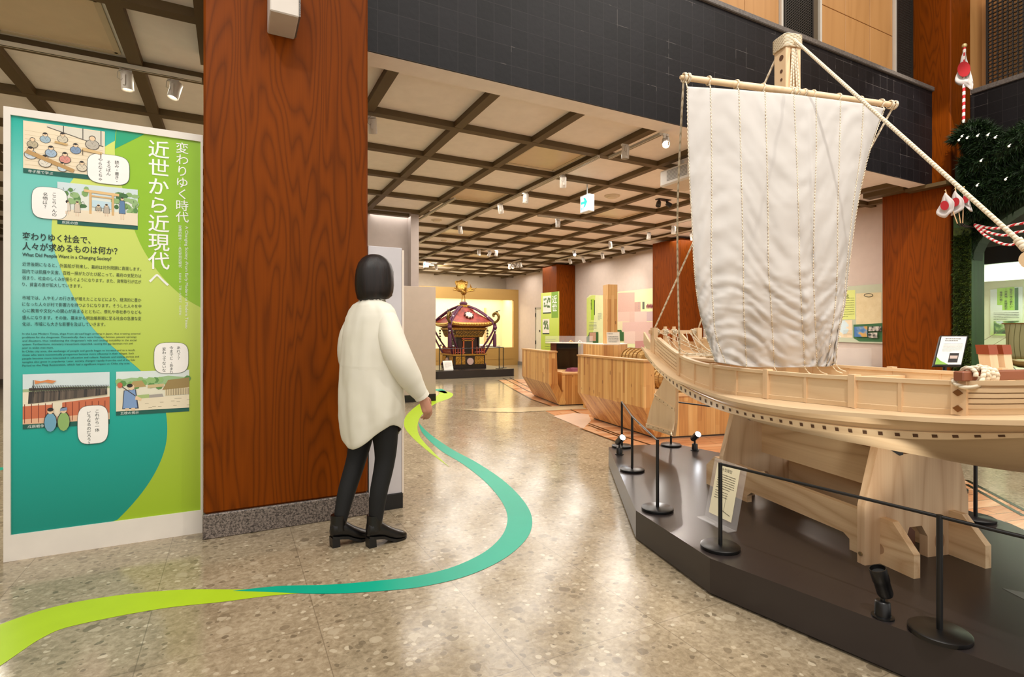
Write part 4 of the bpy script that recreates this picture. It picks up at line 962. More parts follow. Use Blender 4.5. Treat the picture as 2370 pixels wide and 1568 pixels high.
# heavy rope hitch on the bow cross beam
rb = MB(T)
def around(y0, y1, turns, r_, rr, ph=0):
    return [(.3525 + (rr + .004 * sin(9 * t)) * cos(2 * pi * turns * t + ph), y0 + (y1 - y0) * t, 1.049 + rr * sin(2 * pi * turns * t + ph)) for t in [i / (turns * 14) for i in range(turns * 14 + 1)]]
rb.tube(around(-.42, -.40, 1, .0, .028), .0075, 8); rb.tube(around(-.385, -.325, 4, 0, .029, 1), .0075, 8)
rb.tube(curve_pts([(.36, -.42, 1.045), (.33, -.45, 1.03), (.36, -.445, 1.012), (.39, -.42, 1.02), (.385, -.39, 1.068), (.35, -.36, 1.082), (.32, -.33, 1.07)], 6), .0075, 8)
rb.build('bow_rope_hitch', M_rope, ship)
for k, (l, y) in enumerate(((-.03, .275), (-.03, .36))):
    b = MB(T); w_ = .0235; lean = .05
    b.prism([(l - w_, y - w_, .90), (l + w_, y - w_, .90), (l + w_, y + w_, .90), (l - w_, y + w_, .90)], (-lean * .7, .012, .20)); bp = b.build('bitt_post', M_hinv, ship)
    b = MB(T); x_ = l - lean * .7; b.prism([(x_ - w_ - .003, y + .012 - w_ - .003, 1.10), (x_ + w_ + .003, y + .012 - w_ - .003, 1.10), (x_ + w_ + .003, y + .012 + w_ + .003, 1.10), (x_ - w_ - .003, y + .012 + w_ + .003, 1.10)], (-lean * .2, .004, .042)); b.build('copper_cap', flat('9c4a2a', .42, .35), bp, label='studded copper cap')
MB(T).box((-.045, .30, 1.0), (-.015, .335, 1.04)).build('bitt_tie', M_hinv, ship)
# mast
ML = -.955
ms = MB(T).bbox((ML - .045, -.045, .86), (ML + .045, .045, 2.62), .006).build('mast', M_hinv, ship)
for sg in (-1, 1):
    c_ = MB(T).bbox((ML - .05, sg * .036 - .016, 2.60), (ML + .05, sg * .036 + .016, 2.95), .004).build('mast_cheek', M_hinv, ms)
    if sg < 0:
        for q, (zz, rr) in enumerate(((2.83, .017), (2.75, .011), (2.70, .009))): MB(T).cyl((ML + .012, -.0522, zz), (ML + .012, -.0535, zz), rr, n=12).build('mast_hole', flat('5b3d26', .8), c_)
b = MB(T); b.box((ML - .03, -.021, 2.60), (ML + .02, .021, 2.66)).build('mast_filler', M_hinv, ms)
MB(T).lathe([(0, -.02), (.04, -.02), (.034, 0), (.04, .02), (0, .02)], (ML + .01, 0, 2.86), 18, (0, 1, 0)).build('sheave', M_hinv, ms)
b = MB(T)
for i in range(9):
    zz = 2.885 + i * .0085; b.tube([(ML + .058 * math.copysign(abs(cos(a)) ** .35, cos(a)), .061 * math.copysign(abs(sin(a)) ** .35, sin(a)), zz) for a in [2 * pi * k / 20 for k in range(20)]], .005, 5, True)
b.build('mast_whipping', M_rope, ms, label='rope whipping round the mast head')
YL, YZ = -.895, 2.612
yd = MB(T).lathe([(0, 0), (.010, 0), (.012, .02), (.0165, .06), (.021, .7), (.021, .8), (.0165, 1.44), (.012, 1.48), (.010, 1.51), (0, 1.51)], (YL, -.755, YZ), 16, (0, 1, 0)).build('yard', M_hin, ship)
# halyards from the sheave to the yard and fore / back stays
def rope(pts, rr, name, par=ship, n=6, mat=M_rope): return MB(T).tube(pts, rr, n).build(name, mat, par)
for k, (a, c_) in enumerate(((-.012, -.03), (.0, .015), (.012, .03), (-.006, -.01))): rope([(ML + .055, a, 2.87), (YL + .0, c_, YZ + .02)], .005, 'halyard')
fs = [(ML + .02, 0, 2.965), (.256, 0, 1.53)]
rope(fs, .0095, 'forestay', n=8)
MB(T).lathe([(0, -.012), (.03, -.012), (.036, 0), (.03, .012), (0, .012)], (.275, 0, 1.475), 16, (0, 1, 0)).build('stay_block', M_hin, ship)
MB(T).tube([(.235, 0, 1.555), (.262, 0, 1.515)], .016, 8).build('stay_splice', M_rope, ship)
for dy in (-.012, .012): rope([(.29, dy, 1.455), (1.05, dy, 1.13)], .006, 'stay_tackle')
for sg in (-1, 1):
    rope([(ML - .03, sg * .03, 2.9), (-2.17, sg * .2, 1.235)], .0065, 'backstay')
    rope(curve_pts([(YL, sg * .735, YZ), (YL - .35, sg * .56, 1.9), (-1.637, sg * (fb(-1.637) + .0), 1.05)], 6), .006, 'brace')
# sail
sx_ = 1.845
seams = [ [(165, 278), (170, 560), (182, 800), (195, 1050), (212, 1200), (240, 1320), (285, 1455)],
 [(265, 284), (270, 560), (270, 800), (268, 1050), (275, 1200), (288, 1340), (330, 1462)],
 [(386, 292), (394, 560), (400, 800), (405, 1050), (406, 1200), (412, 1340), (418, 1476)],
 [(498, 302), (505, 560), (510, 800), (512, 1050), (522, 1200), (530, 1340), (538, 1478)],
 [(620, 312), (632, 560), (640, 800), (645, 1050), (652, 1200), (660, 1340), (668, 1478)],
 [(716, 325), (716, 560), (708, 800), (704, 1050), (708, 1200), (714, 1340), (720, 1474)],
 [(820, 338), (815, 560), (808, 800), (806, 1050), (798, 1200), (780, 1340), (760, 1476)],
 [(918, 352), (905, 560), (872, 800), (846, 1050), (832, 1200), (806, 1340), (786, 1470)],
 [(1008, 372), (940, 570), (890, 800), (856, 1050), (840, 1200), (812, 1340), (800, 1462)]]
seams = [[(1500 + x / sx_, 50 + y / sx_) for x, y in s_] for s_ in seams]
BMi = BM.inverted()
def on_l(px, py, l):
    rr = ray(px, py); o = BMi @ V((0, 0, EYE)); d_ = BMi.to_3x3() @ rr; return o + d_ * ((l - o.x) / d_.x)
from mathutils import noise as mn
NV, NU = 110, 11
cols = [curve_pts([(*p, 0) for p in s_], 20) for s_ in seams]
def col_at(c_, t): f = t * (len(c_) - 1); i = min(int(f), len(c_) - 2); return c_[i].lerp(c_[i + 1], f - i)
vs = []; uvn = 8 * NU + 1; SEAM = [[] for _ in range(9)]
for iv in range(NV + 1):
    t = iv / NV
    for iu in range(uvn):
        k = min(iu // NU, 7); fu = iu / NU - k
        p = col_at(cols[k], t).lerp(col_at(cols[k + 1], t), fu); u = iu / (uvn - 1)
        belly = .10 * sin(pi * min(1, t * 1.05)) ** .8 * (.35 + .65 * sin(pi * u)) + .03 * t
        l = -.875 + belly + .012 * sin(pi * fu) * (.3 + t)
        if k >= 6: l -= .05 * (u - .75) * 4 * sin(pi * t)
        amp = .005 + .019 * max(0, t - .35) ** 1.05
        edge = 1 - .6 * sin(pi * fu)
        l += amp * 1.5 * (mn.noise(V((u * 13, t * 26 + 3 * sin(u * 9), 1.3))) * 1.2 + mn.noise(V((u * 30, t * 55, 7.0))) * .5 * edge)
        l += .012 * mn.noise(V((u * 7 + t * 2, t * 4, 4.4)))
        l += .018 * math.exp(-((u - .58 - .12 * t) / .02) ** 2) * sin(pi * min(1, t * 1.5)) * (t < .67)
        q = on_l(p.x, p.y, l); vs.append(q)
        if iu % NU == 0: SEAM[iu // NU].append(q)
b = MB(T); b.add(vs, [(i * uvn + j, i * uvn + j + 1, (i + 1) * uvn + j + 1, (i + 1) * uvn + j) for i in range(NV) for j in range(uvn - 1)], True)
sail = b.build('sail', M_sail, ship, label='white canvas sail of eight laced panels')
md = sail.modifiers.new('cloth_thickness', 'SOLIDIFY'); md.thickness = .002
for k, S_ in enumerate(SEAM):
    b = MB(T); pts = []
    for i in range(len(S_) * 2 - 1):
        p = S_[i // 2] if i % 2 == 0 else (S_[i // 2] + S_[i // 2 + 1]) / 2
        pts.append(p + V((.004, .0028 * (1 if i % 2 else -1), 0)))
    b.tube(pts, .0021, 5).build('seam_lacing', M_rope, sail)
    top = S_[0]; yy = max(-.745, min(.745, top.y)); ring = [(YL + .024 * cos(a), yy + .003 * sin(a * 2), YZ + .024 * sin(a)) for a in [2 * pi * q / 14 for q in range(14)]]
    b = MB(T).tube(ring, .0042, 6, True); b.tube([(YL + .01, yy, YZ - .02), tuple(top + V((.004, 0, -.004)))], .0032, 5); b.build('yard_lashing', M_rope, yd)
for yy in (-.735, -.71, -.02, .01, .06, .70, .73):
    b = MB(T)
    for q_ in (0, .008): b.tube([(YL + .0235 * cos(a), yy + q_, YZ + .0235 * sin(a)) for a in [2 * pi * q / 12 for q in range(12)]], .0042, 5, True)
    b.build('yard_lashing', M_rope, yd)
for k in (3, 4, 5, 7, 8):
    e = SEAM[k][-1]; b = MB(T).tube(curve_pts([tuple(e), (e.x + .01, e.y + .02, e.z - .03), (e.x + .015, e.y + .06, e.z - .045)], 4), .003, 5); b.build('sheet_end', M_rope, sail)

# ---- barriers on the platform
def barrier(pts, label, ext=()):
    b0 = BM @ V((*pts[0], PZ)); rr = thing('barrier', (b0.x, b0.y, PZ), 0, label=label, cat='barrier', group=None)
    Ti = MX.Translation(-rr.location) @ BM
    for x, y in pts:
        po = MB(Ti).cyl((x, y, PZ + .018), (x, y, .578), .0095, n=12).build('post', M_black, rr)
        MB(Ti).lathe([(0, PZ), (.088, PZ), (.09, PZ + .004), (.09, PZ + .015), (.084, PZ + .019), (0, PZ + .02)], (x, y, 0), 36).build('foot_disc', M_black, po)
    for a, c_ in zip(pts[:-1], pts[1:]): MB(Ti).cyl((*a, .572), (*c_, .572), .0065, n=8).build('bar', M_black, rr)
    return rr
barrier([(-2.66, -.255), (-1.887, -.545), (-1.046, -.81)], 'black low barrier of three posts at the pointed left end of the platform')
barrier([(-.476, -.80), (.344, -.53), (1.2, -.26)], 'black low barrier running along the front edge of the platform under the bow')
barrier([(-2.60, .2), (-1.5, .63), (-.474, .80)], 'black low barrier on the far side of the platform behind the ship stand')
def uplight(l, y, aim, lit, label):
    p = BM @ V((l, y, PZ)); rr = thing('uplight', p, 0, label=label, cat='uplight', group='black uplights on the platform')
    MB().lathe([(0, 0), (.036, 0), (.036, .006), (.026, .008), (.024, .055), (.02, .06), (0, .06)], (0, 0, 0), 24).build('base', M_black, rr)
    MB().cyl((0, 0, .058), (0, 0, .095), .008).build('stem', M_black, rr)
    q = V(aim).normalized(); c_ = V((0, 0, .115)) - q * .02
    hd = MB().lathe([(0, -.02), (.022, -.02), (.026, -.01), (.026, .035), (.028, .037), (.028, .085), (.025, .085), (.024, .07)], c_, 24, q).build('head', M_black, rr)
    MB().lathe([(0, .07), (.024, .0705)], c_, 20, q).build('lens', flat('f4f8ff', .3, 0, lit) if lit else flat('30302f', .2), hd)
    if lit: lamp('SPOT', p + c_ + q * .1, 14, p + c_ + q * 2, color=(1, .97, .92), spot_size=R(70), spot_blend=.5, shadow_soft_size=.025)
    return rr
uplight(.206, -.614, (-.25, .12, .9), 0, 'unlit black uplight on the platform in front of the near stand board')
uplight(-2.375, .297, (-.2, -.75, .55), 60, 'lit black uplight on the platform behind the rudder')
uplight(-2.399, -.404, (-.1, -.75, .55), 60, 'lit black uplight at the left tip of the platform')
lamp('SPOT', BM @ V((-2.3, -.1, .3)), 12, BM @ V((-1.2, -.15, .7)), color=(1, .97, .92), spot_size=R(80), spot_blend=.5, shadow_soft_size=.03)
lamp('SPOT', BM @ V((.206, -.6, .36)), 10, BM @ V((-.4, -.3, .9)), color=(1, .95, .85), spot_size=R(80), spot_blend=.6, shadow_soft_size=.03)
# plaque
pl, pr = V((2.33, 2.155, PZ)), V((2.292, 1.915, PZ)); ux = (pr - pl).normalized(); nrm = V((-ux.y, ux.x, 0)); nrm = nrm if nrm.x > 0 else -nrm
rr = thing('acrylic_plaque', (pl + pr) / 2, 0, label='slanted clear acrylic plaque with a cream text sheet on the platform', cat='plaque')
Tp = MX.Translation(-rr.location); W_ = (pr - pl).length; up_ = (V((0, 0, .32)) + nrm * .07)
o_ = pl + V((0, 0, .004)); MB(Tp).prism([o_, o_ + ux * W_, o_ + ux * W_ + up_, o_ + up_], nrm * .006).build('acrylic_sheet', M_glass, rr)
MB(Tp).prism([o_, o_ + ux * W_, o_ + ux * W_ - nrm * .05, o_ - nrm * .05], V((0, 0, .004))).build('acrylic_foot', M_glass, rr)
n2 = -nrm * .0015; s0 = o_ + ux * (W_ * .12) + up_ * .1; su = ux * (W_ * .72); sv = up_ * .84
sh = MB(Tp).prism([s0 + n2, s0 + n2 + su, s0 + n2 + su + sv, s0 + n2 + sv], n2 * .3).build('text_sheet', flat('efe6c4', .6), rr)
uzn = up_.normalized(); t = MB(Tp); q0 = s0 + n2 * 1.6
write(t, '大型模型', q0 + su * .25 + sv * .88, ux, uzn, .02); bars(t, q0 + su * .12 + sv * .83, ux, uzn, W_ * .55, .085, 7, .38, 3); bars(t, q0 + su * .12 + sv * .5, ux, uzn, W_ * .4, .05, 4, .38, 5)
t.tube([q0 + su * .62 + sv * .12, q0 + su * .62 + sv * .45], .0008, 4); t.tube([q0 + su * .5 + sv * .15, q0 + su * .9 + sv * .1], .0015, 4)
t.build('plaque_lettering', flat('4a4434', .6), sh)
# ================================================================ WOODEN COUNTERS (ship shaped display units)
def ship_counter(br, bl, top_br, top_bl, rr_len, deck_z, label, name='wooden_counter'):
    """end panel leaning inwards below a kink, long side running right; all corners in metres"""
    br, bl = V(br), V(bl); r = thing(name, (br + bl) / 2, 0, label=label, cat='display counter'); Ti = MX.Translation(-r.location)
    side = V((.9735, -.229, 0)); up_ = V((0, 0, 1)); e = (bl - br).normalized(); inn = V((e.y, -e.x, 0)); inn = inn if inn.x > 0 else -inn
    out = -inn
    K0, K1 = br + out * .20 - e * .07 + up_ * .37, bl + out * .20 + e * .05 + up_ * .37
    T0, T1 = K0 + up_ * .50, K1 + up_ * .50
    b = MB(Ti); th = .13
    b.add([br + up_ * .02, bl + up_ * .02, K1, K0, T1, T0, br + inn * th + up_ * .02, bl + inn * th + up_ * .02, K1 + inn * (th + .02), K0 + inn * (th + .02), T1 + inn * th, T0 + inn * th],
          [(0, 3, 2, 1), (3, 5, 4, 2), (5, 11, 10, 4), (6, 7, 8, 9), (9, 8, 10, 11), (0, 6, 9, 3), (3, 9, 11, 5), (1, 2, 8, 7), (2, 4, 10, 8), (0, 1, 7, 6)])
    b.build('end_panel', M_plank, r)
    b = MB(Ti); o = out * .01
    b.prism([T0 + o - e * .012, T1 + o + e * .012, T1 + inn * (th + .01) + e * .012, T0 + inn * (th + .01) - e * .012], (0, 0, .022)).build('top_board', wood('counter_top_board', 'a5713c', 'c8965a', 1, 2, .6, .35, 12), r)
    b = MB(Ti); A0 = br + inn * .05 + up_ * .02; A1 = bl + inn * .05 + up_ * .02
    b.prism([A0, A0 + side * rr_len, A1 + side * rr_len, A1], (0, 0, deck_z - .05)).build('body', M_plank, r)
    b = MB(Ti); b.prism([A0 + up_ * (deck_z - .05) - e * .01, A0 + up_ * (deck_z - .05) + side * rr_len - e * .01, A1 + up_ * (deck_z - .05) + side * rr_len, A1 + up_ * (deck_z - .05)], (0, 0, .03)).build('deck_board', wood('counter_deck_board', 'c4935c', 'e3bc88', 0, 2, .5, .35, 12), r)
    b = MB(Ti); b.prism([br + inn * .02, br + inn * .02 + side * rr_len, bl + inn * .02 + side * rr_len, bl + inn * .02], (0, 0, .02)).build('plinth', flat('3a2818', .5), r)
    return r
cB = ship_counter((4.194, 4.579, 0), (4.40, 6.05, 0), 0, 0, 2.6, .50, 'large strip planked wooden counter nearest to the ship model, with straw bales on it')
cA = ship_counter((4.696, 7.358, 0), (5.03, 8.80, 0), 0, 0, 1.0, .54, 'strip planked wooden counter with a folded purple cloth, behind the nearest counter')
# straw rice bales
def bale(c, ang, label, L=.62, rad=.132):
    r = thing('straw_bale', c, ang, label=label, cat='rice bale', group='straw rice bales')
    prof = [(0, -L / 2 - .02), (rad * .8, -L / 2 - .015), (rad * .97, -L / 2 + .03), (rad, -L / 4), (rad * 1.02, 0), (rad, L / 4), (rad * .97, L / 2 - .03), (rad * .8, L / 2 + .015), (0, L / 2 + .02)]
    MB().lathe(prof, (0, 0, rad), 28, (1, 0, 0)).build('straw_body', M_straw, r)
    for x in (-.22, -.11, 0, .11, .22):
        MB().tube([(x + .012 * sin(3 * a), (rad * 1.03) * cos(a), rad + rad * 1.03 * sin(a)) for a in [2 * pi * k / 28 for k in range(28)]], .009, 6, True).build('straw_rope', flat('8a5f26', .8), r)
    for s_ in (-1, 1):
        pts = [(x, s_ * rad * .9 * cos((x + .3) * 9) , rad + rad * 1.02 * sqrt(max(.02, 1 - (.9 * cos((x + .3) * 9)) ** 2))) for x in [-.26 + .04 * k for k in range(14)]]
        MB().tube(pts, .007, 5).build('straw_tie', flat('b98a3e', .8), r)
    return r
p0 = V((4.56, 4.93, .48))
bale(p0 + V((.14, -.02, 0)), R(76), 'straw rice bale lying just behind the rudder of the ship model')
bale(p0 + V((.43, -.09, 0)), R(76), 'second straw rice bale from the end panel, in the front row')
bale(p0 + V((.22, .80, 0)), R(76), 'straw rice bale in the back row next to the end panel')
bale(p0 + V((.51, .73, 0)), R(76), 'second straw rice bale from the end panel, in the back row')
bale(p0 + V((.365, .80, .224)), R(76), 'straw rice bale on top of the back row, showing above the end panel')
bale(p0 + V((.285, .0, .224)), R(76), 'straw rice bale on top of the front row, half hidden by the ship stern')
bale(p0 + V((.72, -.16, 0)), R(76), 'straw rice bale farthest right in the front row on the nearest counter')
# cloth on a tray on the second counter
p = atD(1327, 868, 9.02); r = thing('serving_tray', (p.x, p.y, .52), 0, label='round wooden tray with a folded purple cloth on the second counter', cat='tray')
MB().lathe([(0, 0), (.16, 0), (.19, .02), (.185, .025), (.15, .008), (0, .008)], (0, 0, 0), 28).build('tray', flat('a9773c', .5), r)
c_ = MB(); rings = []
for i in range(5):
    z = .01 + .016 * i; k = 1 - .09 * i; rings.append([(.15 * k * math.copysign(abs(cos(a)) ** .6, cos(a)) + .01 * sin(5 * a + i), .11 * k * math.copysign(abs(sin(a)) ** .6, sin(a)), z + .006 * sin(3 * a + i)) for a in [2 * pi * q / 24 for q in range(24)]])
c_.loft(rings); c_.build('purple_cloth', flat('6d2a3e', .8), r)
# central cabinet with the square post
def P8(px, d): q = atD(px, 769, d); return V((q.x, q.y, 0))
r = thing('hexagonal_cabinet', P8(1400, 8.4), 0, label='six sided wooden cabinet carrying the tall square post', cat='cabinet'); Ti = MX.Translation(-r.location)
hexp = [P8(1350, 8.5), P8(1398, 7.85), P8(1431, 7.85), P8(1452, 8.3), P8(1440, 8.9), P8(1372, 8.7)]
MB(Ti).prism(hexp, (0, 0, 1.01)).build('body', M_plank, r)
MB(Ti).prism([q * 1.0 + V((0, 0, 1.01)) for q in hexp], (0, 0, .012)).build('top_board', flat('e8dccb', .35), r)
r = thing('square_post', P8(1413, 8.2) + V((0, 0, 1.022)), 0, label='tall square wooden post standing on the six sided cabinet', cat='post'); Ti = MX.Translation(-r.location)
sq = [P8(1395.5, 8.3), P8(1407, 8.08), P8(1429, 8.14), P8(1419, 8.4)]
MB(Ti).prism([q + V((0, 0, 1.022)) for q in sq], (0, 0, 1.2 + 109 / F_PX * 8.2 - 1.022)).build('shaft', M_plank, r)
r = thing('acrylic_sign', P8(1421, 7.9) + V((0, 0, 1.022)), 0, label='small slanted acrylic text sign in front of the tall square post', cat='sign'); Ti = MX.Translation(-r.location)
a, b_ = P8(1405, 7.92) + V((0, 0, 1.026)), P8(1435, 7.92) + V((0, 0, 1.026)); u = b_ - a; n_ = V((u.y, -u.x, 0)).normalized(); n_ = n_ if n_.y < 0 else -n_; upv = V((0, 0, .17)) - n_ * .05
MB(Ti).prism([a, b_, b_ + upv, a + upv], n_ * .004).build('plate', flat('dcd2c0', .3), r)
t = MB(Ti); o_ = a + n_ * .0055; bars(t, o_ + u * .08 + upv * .92, u.normalized(), upv.normalized(), u.length * .6, .02, 1, .6, 9); bars(t, o_ + u * .1 + upv * .68, u.normalized(), upv.normalized(), u.length * .8, .1, 6, .4, 4); t.build('sign_lettering', DARK, r)
# low glazed case with a black front
r = thing('glass_case', P8(1320, 8.9), 0, label='black fronted cabinet with a clear glass hood on the left of the six sided cabinet', cat='display case'); Ti = MX.Translation(-r.location)
q = [P8(1289, 9.55), P8(1338, 9.35), P8(1344, 9.85), P8(1300, 10.05)]
MB(Ti).prism([x + V((0, 0, .522)) for x in q], (0, 0, .478)).build('black_front', flat('0b0b0c', .12), r)
q3 = [P8(1262, 9.65), P8(1342, 9.25), P8(1372, 9.7), P8(1295, 10.15)]
MB(Ti).prism([x + V((0, 0, 1.0)) for x in q3], (0, 0, .012)).build('top_board', flat('e8e0d4', .3), r)
MB(Ti).prism([x + V((0, 0, 1.013)) for x in q3], (0, 0, .115)).build('glass_hood', M_glass, r)
q2 = [P8(1274, 9.65), P8(1288, 9.56), P8(1298, 9.9), P8(1284, 10.0)]
MB(Ti).prism([x + V((0, 0, .87)) for x in q2], (0, 0, .13)).build('wooden_block', flat('5c2f18', .4), r)
MB(Ti).prism([x + V((0, 0, .522)) for x in q2], (0, 0, .348)).build('leg_block', M_plank, r)
def onT(px, d, z): v_ = P8(px, d); v_.z = z; return v_
for k, (px, ang) in enumerate(((1318, .4), (1326, 1.9), (1338, .2), (1304, 1.2))):
    c0 = onT(px, 9.7, 1.019); c1_ = c0 + V((.09 * cos(ang), .09 * sin(ang), .0)); MB().tube([c0, (c0 + c1_) / 2 + V((0, 0, .03)), c1_ + V((0, 0, .0))], .006, 6).build('small_tool', flat(('c8a24a', 'b98a3e', 'e9e6df', '33302d')[k], .4, .3), None, label=('brass coloured hook lying left in the glass hood', 'second brass coloured hook in the middle of the glass hood', 'white paper roll lying right in the glass hood', 'thin dark tool at the left end of the glass hood')[k], cat='exhibit')
# low wooden wall unit right of the cabinet
r = thing('low_counter', P8(1475, 8.2), 0, label='low strip planked counter between the six sided cabinet and the stern of the ship', cat='display counter'); Ti = MX.Translation(-r.location)
q = [P8(1450, 8.75), P8(1545, 8.0), P8(1580, 8.6), P8(1470, 9.4)]
MB(Ti).prism(q, (0, 0, .88)).build('body', M_plank, r)
MB(Ti).prism([x + V((0, 0, .88)) for x in q], (0, 0, .02)).build('top_board', flat('9a5f33', .35), r)

# ================================================================ WALL GRAPHIC ON THE RIGHT WALL
XW = 9.3
def WP(px, py, k): p = onX(px, py, XW - .004); return V((XW - .006 - .0012 * k, p.y, p.z))
r = thing('wall_graphic', (XW, 11, 0), 0, label='pale yellow green wall graphic with pink patchwork map between two brown pillars', cat='wall graphic'); Ti = MX.Translation(-r.location)
def wpoly(pts, k, mat, name, par=None, TT=None):
    P = [WP(x, y, k) for x, y in pts]; b = MB(TT or Ti)
    nrm = sum(((P[i].cross(P[(i + 1) % len(P)])) for i in range(len(P))), V()); 
    if nrm.x > 0: P = P[::-1]
    b.add(P, [tuple(range(len(P)))]); return b.build(name, mat, par or r)
wpoly([(1358, 690), (1365, 683), (1400, 684), (1430, 676), (1470, 672), (1512, 667), (1512, 808), (1358, 798)], 0, flat('dfe3ae', .7), 'backing')
wpoly([(1358, 692), (1370, 684), (1378, 684), (1372, 790), (1358, 795)], 1, flat('cfdc74', .7), 'yellow_edge')
rn = random.Random(5)
k_ = 0
for (a, b_, c_, d_), col in (((1430, 678, 1469, 724), 'd9b1a2'), ((1469, 700, 1483, 722), 'c9a294'), ((1430, 723, 1457, 745), 'e2c0b2'), ((1457, 722, 1469, 746), 'dcb9ab'), ((1469, 722, 1497, 746), 'e6c6bb'), ((1497, 722, 1512, 744), 'cdb3b4'), ((1440, 746, 1512, 768), 'dfbab1'), ((1445, 768, 1470, 796), 'e8cbbf'), ((1470, 768, 1512, 792), 'e0bdb2'), ((1470, 790, 1492, 806), 'c98f8a'), ((1430, 745, 1441, 762), 'e6d9b0')):
    s_ = NT('map_sheet', .7); s_.col(s_.mix(s_.noise(s_.world(), 40, 4, .8), tuple(v * .8 for v in hexlin(col)[:3]), col)); k_ += 1
    wpoly([(a, b_), (c_, b_ - 1), (c_, d_), (a, d_)], 1.2 + k_ * .05, s_.m, 'map_sheet')
wpoly([(1368, 693), (1375, 692), (1375, 741), (1368, 741)], 2, flat('a9cf3a', .6), 'title_strip'); wpoly([(1375.3, 695), (1377, 695), (1377, 730), (1375.3, 730)], 2, flat('1f3a1c', .6), 'title_dark_strip')  # narrow dark green strip beside the title strip
t = MB(Ti); o_ = WP(1371.5, 694, 3); o2 = WP(1371.5, 740, 3); bars(t, o_ + V((0, .03, 0)), (0, 0, -1), (0, -1, 0), (o_.z - o2.z), .06, 1, .75, 8); t.build('title_lettering', flat('27401c', .6), r)
t = MB(Ti)
for x, y, x2, y2, n_ in ((1364, 746, 1381, 765, 6), (1384, 725, 1393, 742, 6), (1478, 700, 1480, 716, 6)):
    a = WP(x, y, 3); b_ = WP(x2, y2, 3); bars(t, a, (0, -1, 0), UZ, abs(a.y - b_.y), abs(a.z - b_.z), n_, .35, x)
t.build('body_lettering', flat('6c7780', .7), r)
wpoly([(1487, 699), (1492, 699), (1492, 716), (1487, 716)], 2, flat('5e6054', .7), 'small_picture'); 
t = MB(Ti)
for k in range(14): a = WP(1496 + k * 1.1, 712 + 3 * sin(k * 2.1), 3); t.quad(a, a + V((0, -.03, 0)), a + V((0, -.03, .06)), a + V((0, 0, .06)))
t.build('figure_print', flat('a05560', .7), r)
def greenboard(pts, ins, label, tilt=0):
    P = [WP(x, y, 3) for x, y in pts]; g = thing('green_board', (XW - .02, P[0].y, min(p.z for p in P)), 0, label=label, cat='board'); Tg = MX.Translation(-g.location)
    nrm = sum(((P[i].cross(P[(i + 1) % len(P)])) for i in range(len(P))), V())
    if nrm.x > 0: P = P[::-1]
    MB(Tg).prism(P, (-.02, 0, 0)).build('board', flat('2c5c2c', .6), g)
    Q = [WP(x, y, 3) + V((-.0225, 0, 0)) for x, y in ins]; s_ = NT('old_map_print', .7); s_.col(s_.mix(s_.noise(s_.world(), 30, 4, .7), 'a8745c', 'd8b092')); MB(Tg).add(Q, [tuple(range(len(Q)))]).build('map_print', s_.m, g)
greenboard([(1359, 781), (1364, 776), (1365, 770), (1385, 769), (1385, 794), (1359, 793)], [(1366, 770.5), (1381, 770), (1381, 790), (1366, 790)], 'green board with a small old map, left of the tall wooden post')
greenboard([(1429, 764), (1438, 764), (1440, 769), (1444, 769), (1444, 789), (1429, 789)], [(1430, 768), (1436, 768), (1436, 786), (1430, 786)], 'green board half hidden by the tall wooden post')
# far green information panel at pillar
p0, p1 = atD(1252, 769, 13.2), atD(1292, 769, 12.6); u = V((p1.x - p0.x, p1.y - p0.y, 0)); W_ = u.length; u.normalize(); n_ = V((u.y, -u.x, 0))
zt = EYE + (HOR - 677) / F_PX * 12.9
r = thing('information_panel', V((p0.x, p0.y, 0)), 0, label='far lime green information panel standing before the farthest brown pillar', cat='information panel'); Ti = MX.Translation(-r.location)
o_ = V((p0.x, p0.y, 0)); up_ = V((0, 0, 1))
MB(Ti).prism([o_, o_ + u * W_, o_ + u * W_ + up_ * zt, o_ + up_ * zt], -n_ * .03).build('board', M_lime, r)
def ip(a, b_, c_, d_, k): return [o_ + n_ * .001 * k + u * (W_ * x) + up_ * z for x, z in ((a, c_), (b_, c_), (b_, d_), (a, d_))]
MB(Ti).add(ip(.62, 1, zt - .62, zt, 1), [(0, 1, 2, 3)]).build('green_print', flat('7da83c', .4), r)
for a, b_, c_, d_, cc in ((.12, .60, zt - .48, zt - .08, 'e3e7dc'), (.1, .5, zt - .98, zt - .64, 'e9e4d4')):
    pp = MB(Ti).add(ip(a, b_, c_, d_, 2), [(0, 1, 2, 3)]).build('picture', flat(cc, .5), r)
    m_ = MB(Ti)
    for k in range(16): x = rn.uniform(a + .05, b_ - .1); z = rn.uniform(c_ + .08, d_ - .08); m_.add(ip(x, x + .07, z, z + .05, 3), [(0, 1, 2, 3)])
    m_.use(flat('6f8b5a', .5)); m_.mats = [flat('6f8b5a', .5)]; m_.build('picture_print', None, pp)
    MB(Ti).add(ip(a, b_, c_ - .03, c_, 2), [(0, 1, 2, 3)]).build('picture_caption', flat('20382c', .5), r)
t = MB(Ti); write_v(t, '近世', o_ + n_ * .004 + u * (W_ * .80) + up_ * (zt - .08), u, up_, .2, 1.0, .02); t.build('title_lettering', WHT, r)
t = MB(Ti); bars(t, o_ + n_ * .004 + u * (W_ * .25) + up_ * (zt - 1.1), u, up_, W_ * .6, .75, 13, .22, 4); t.build('body_lettering', flat('6c7a4c', .6), r)
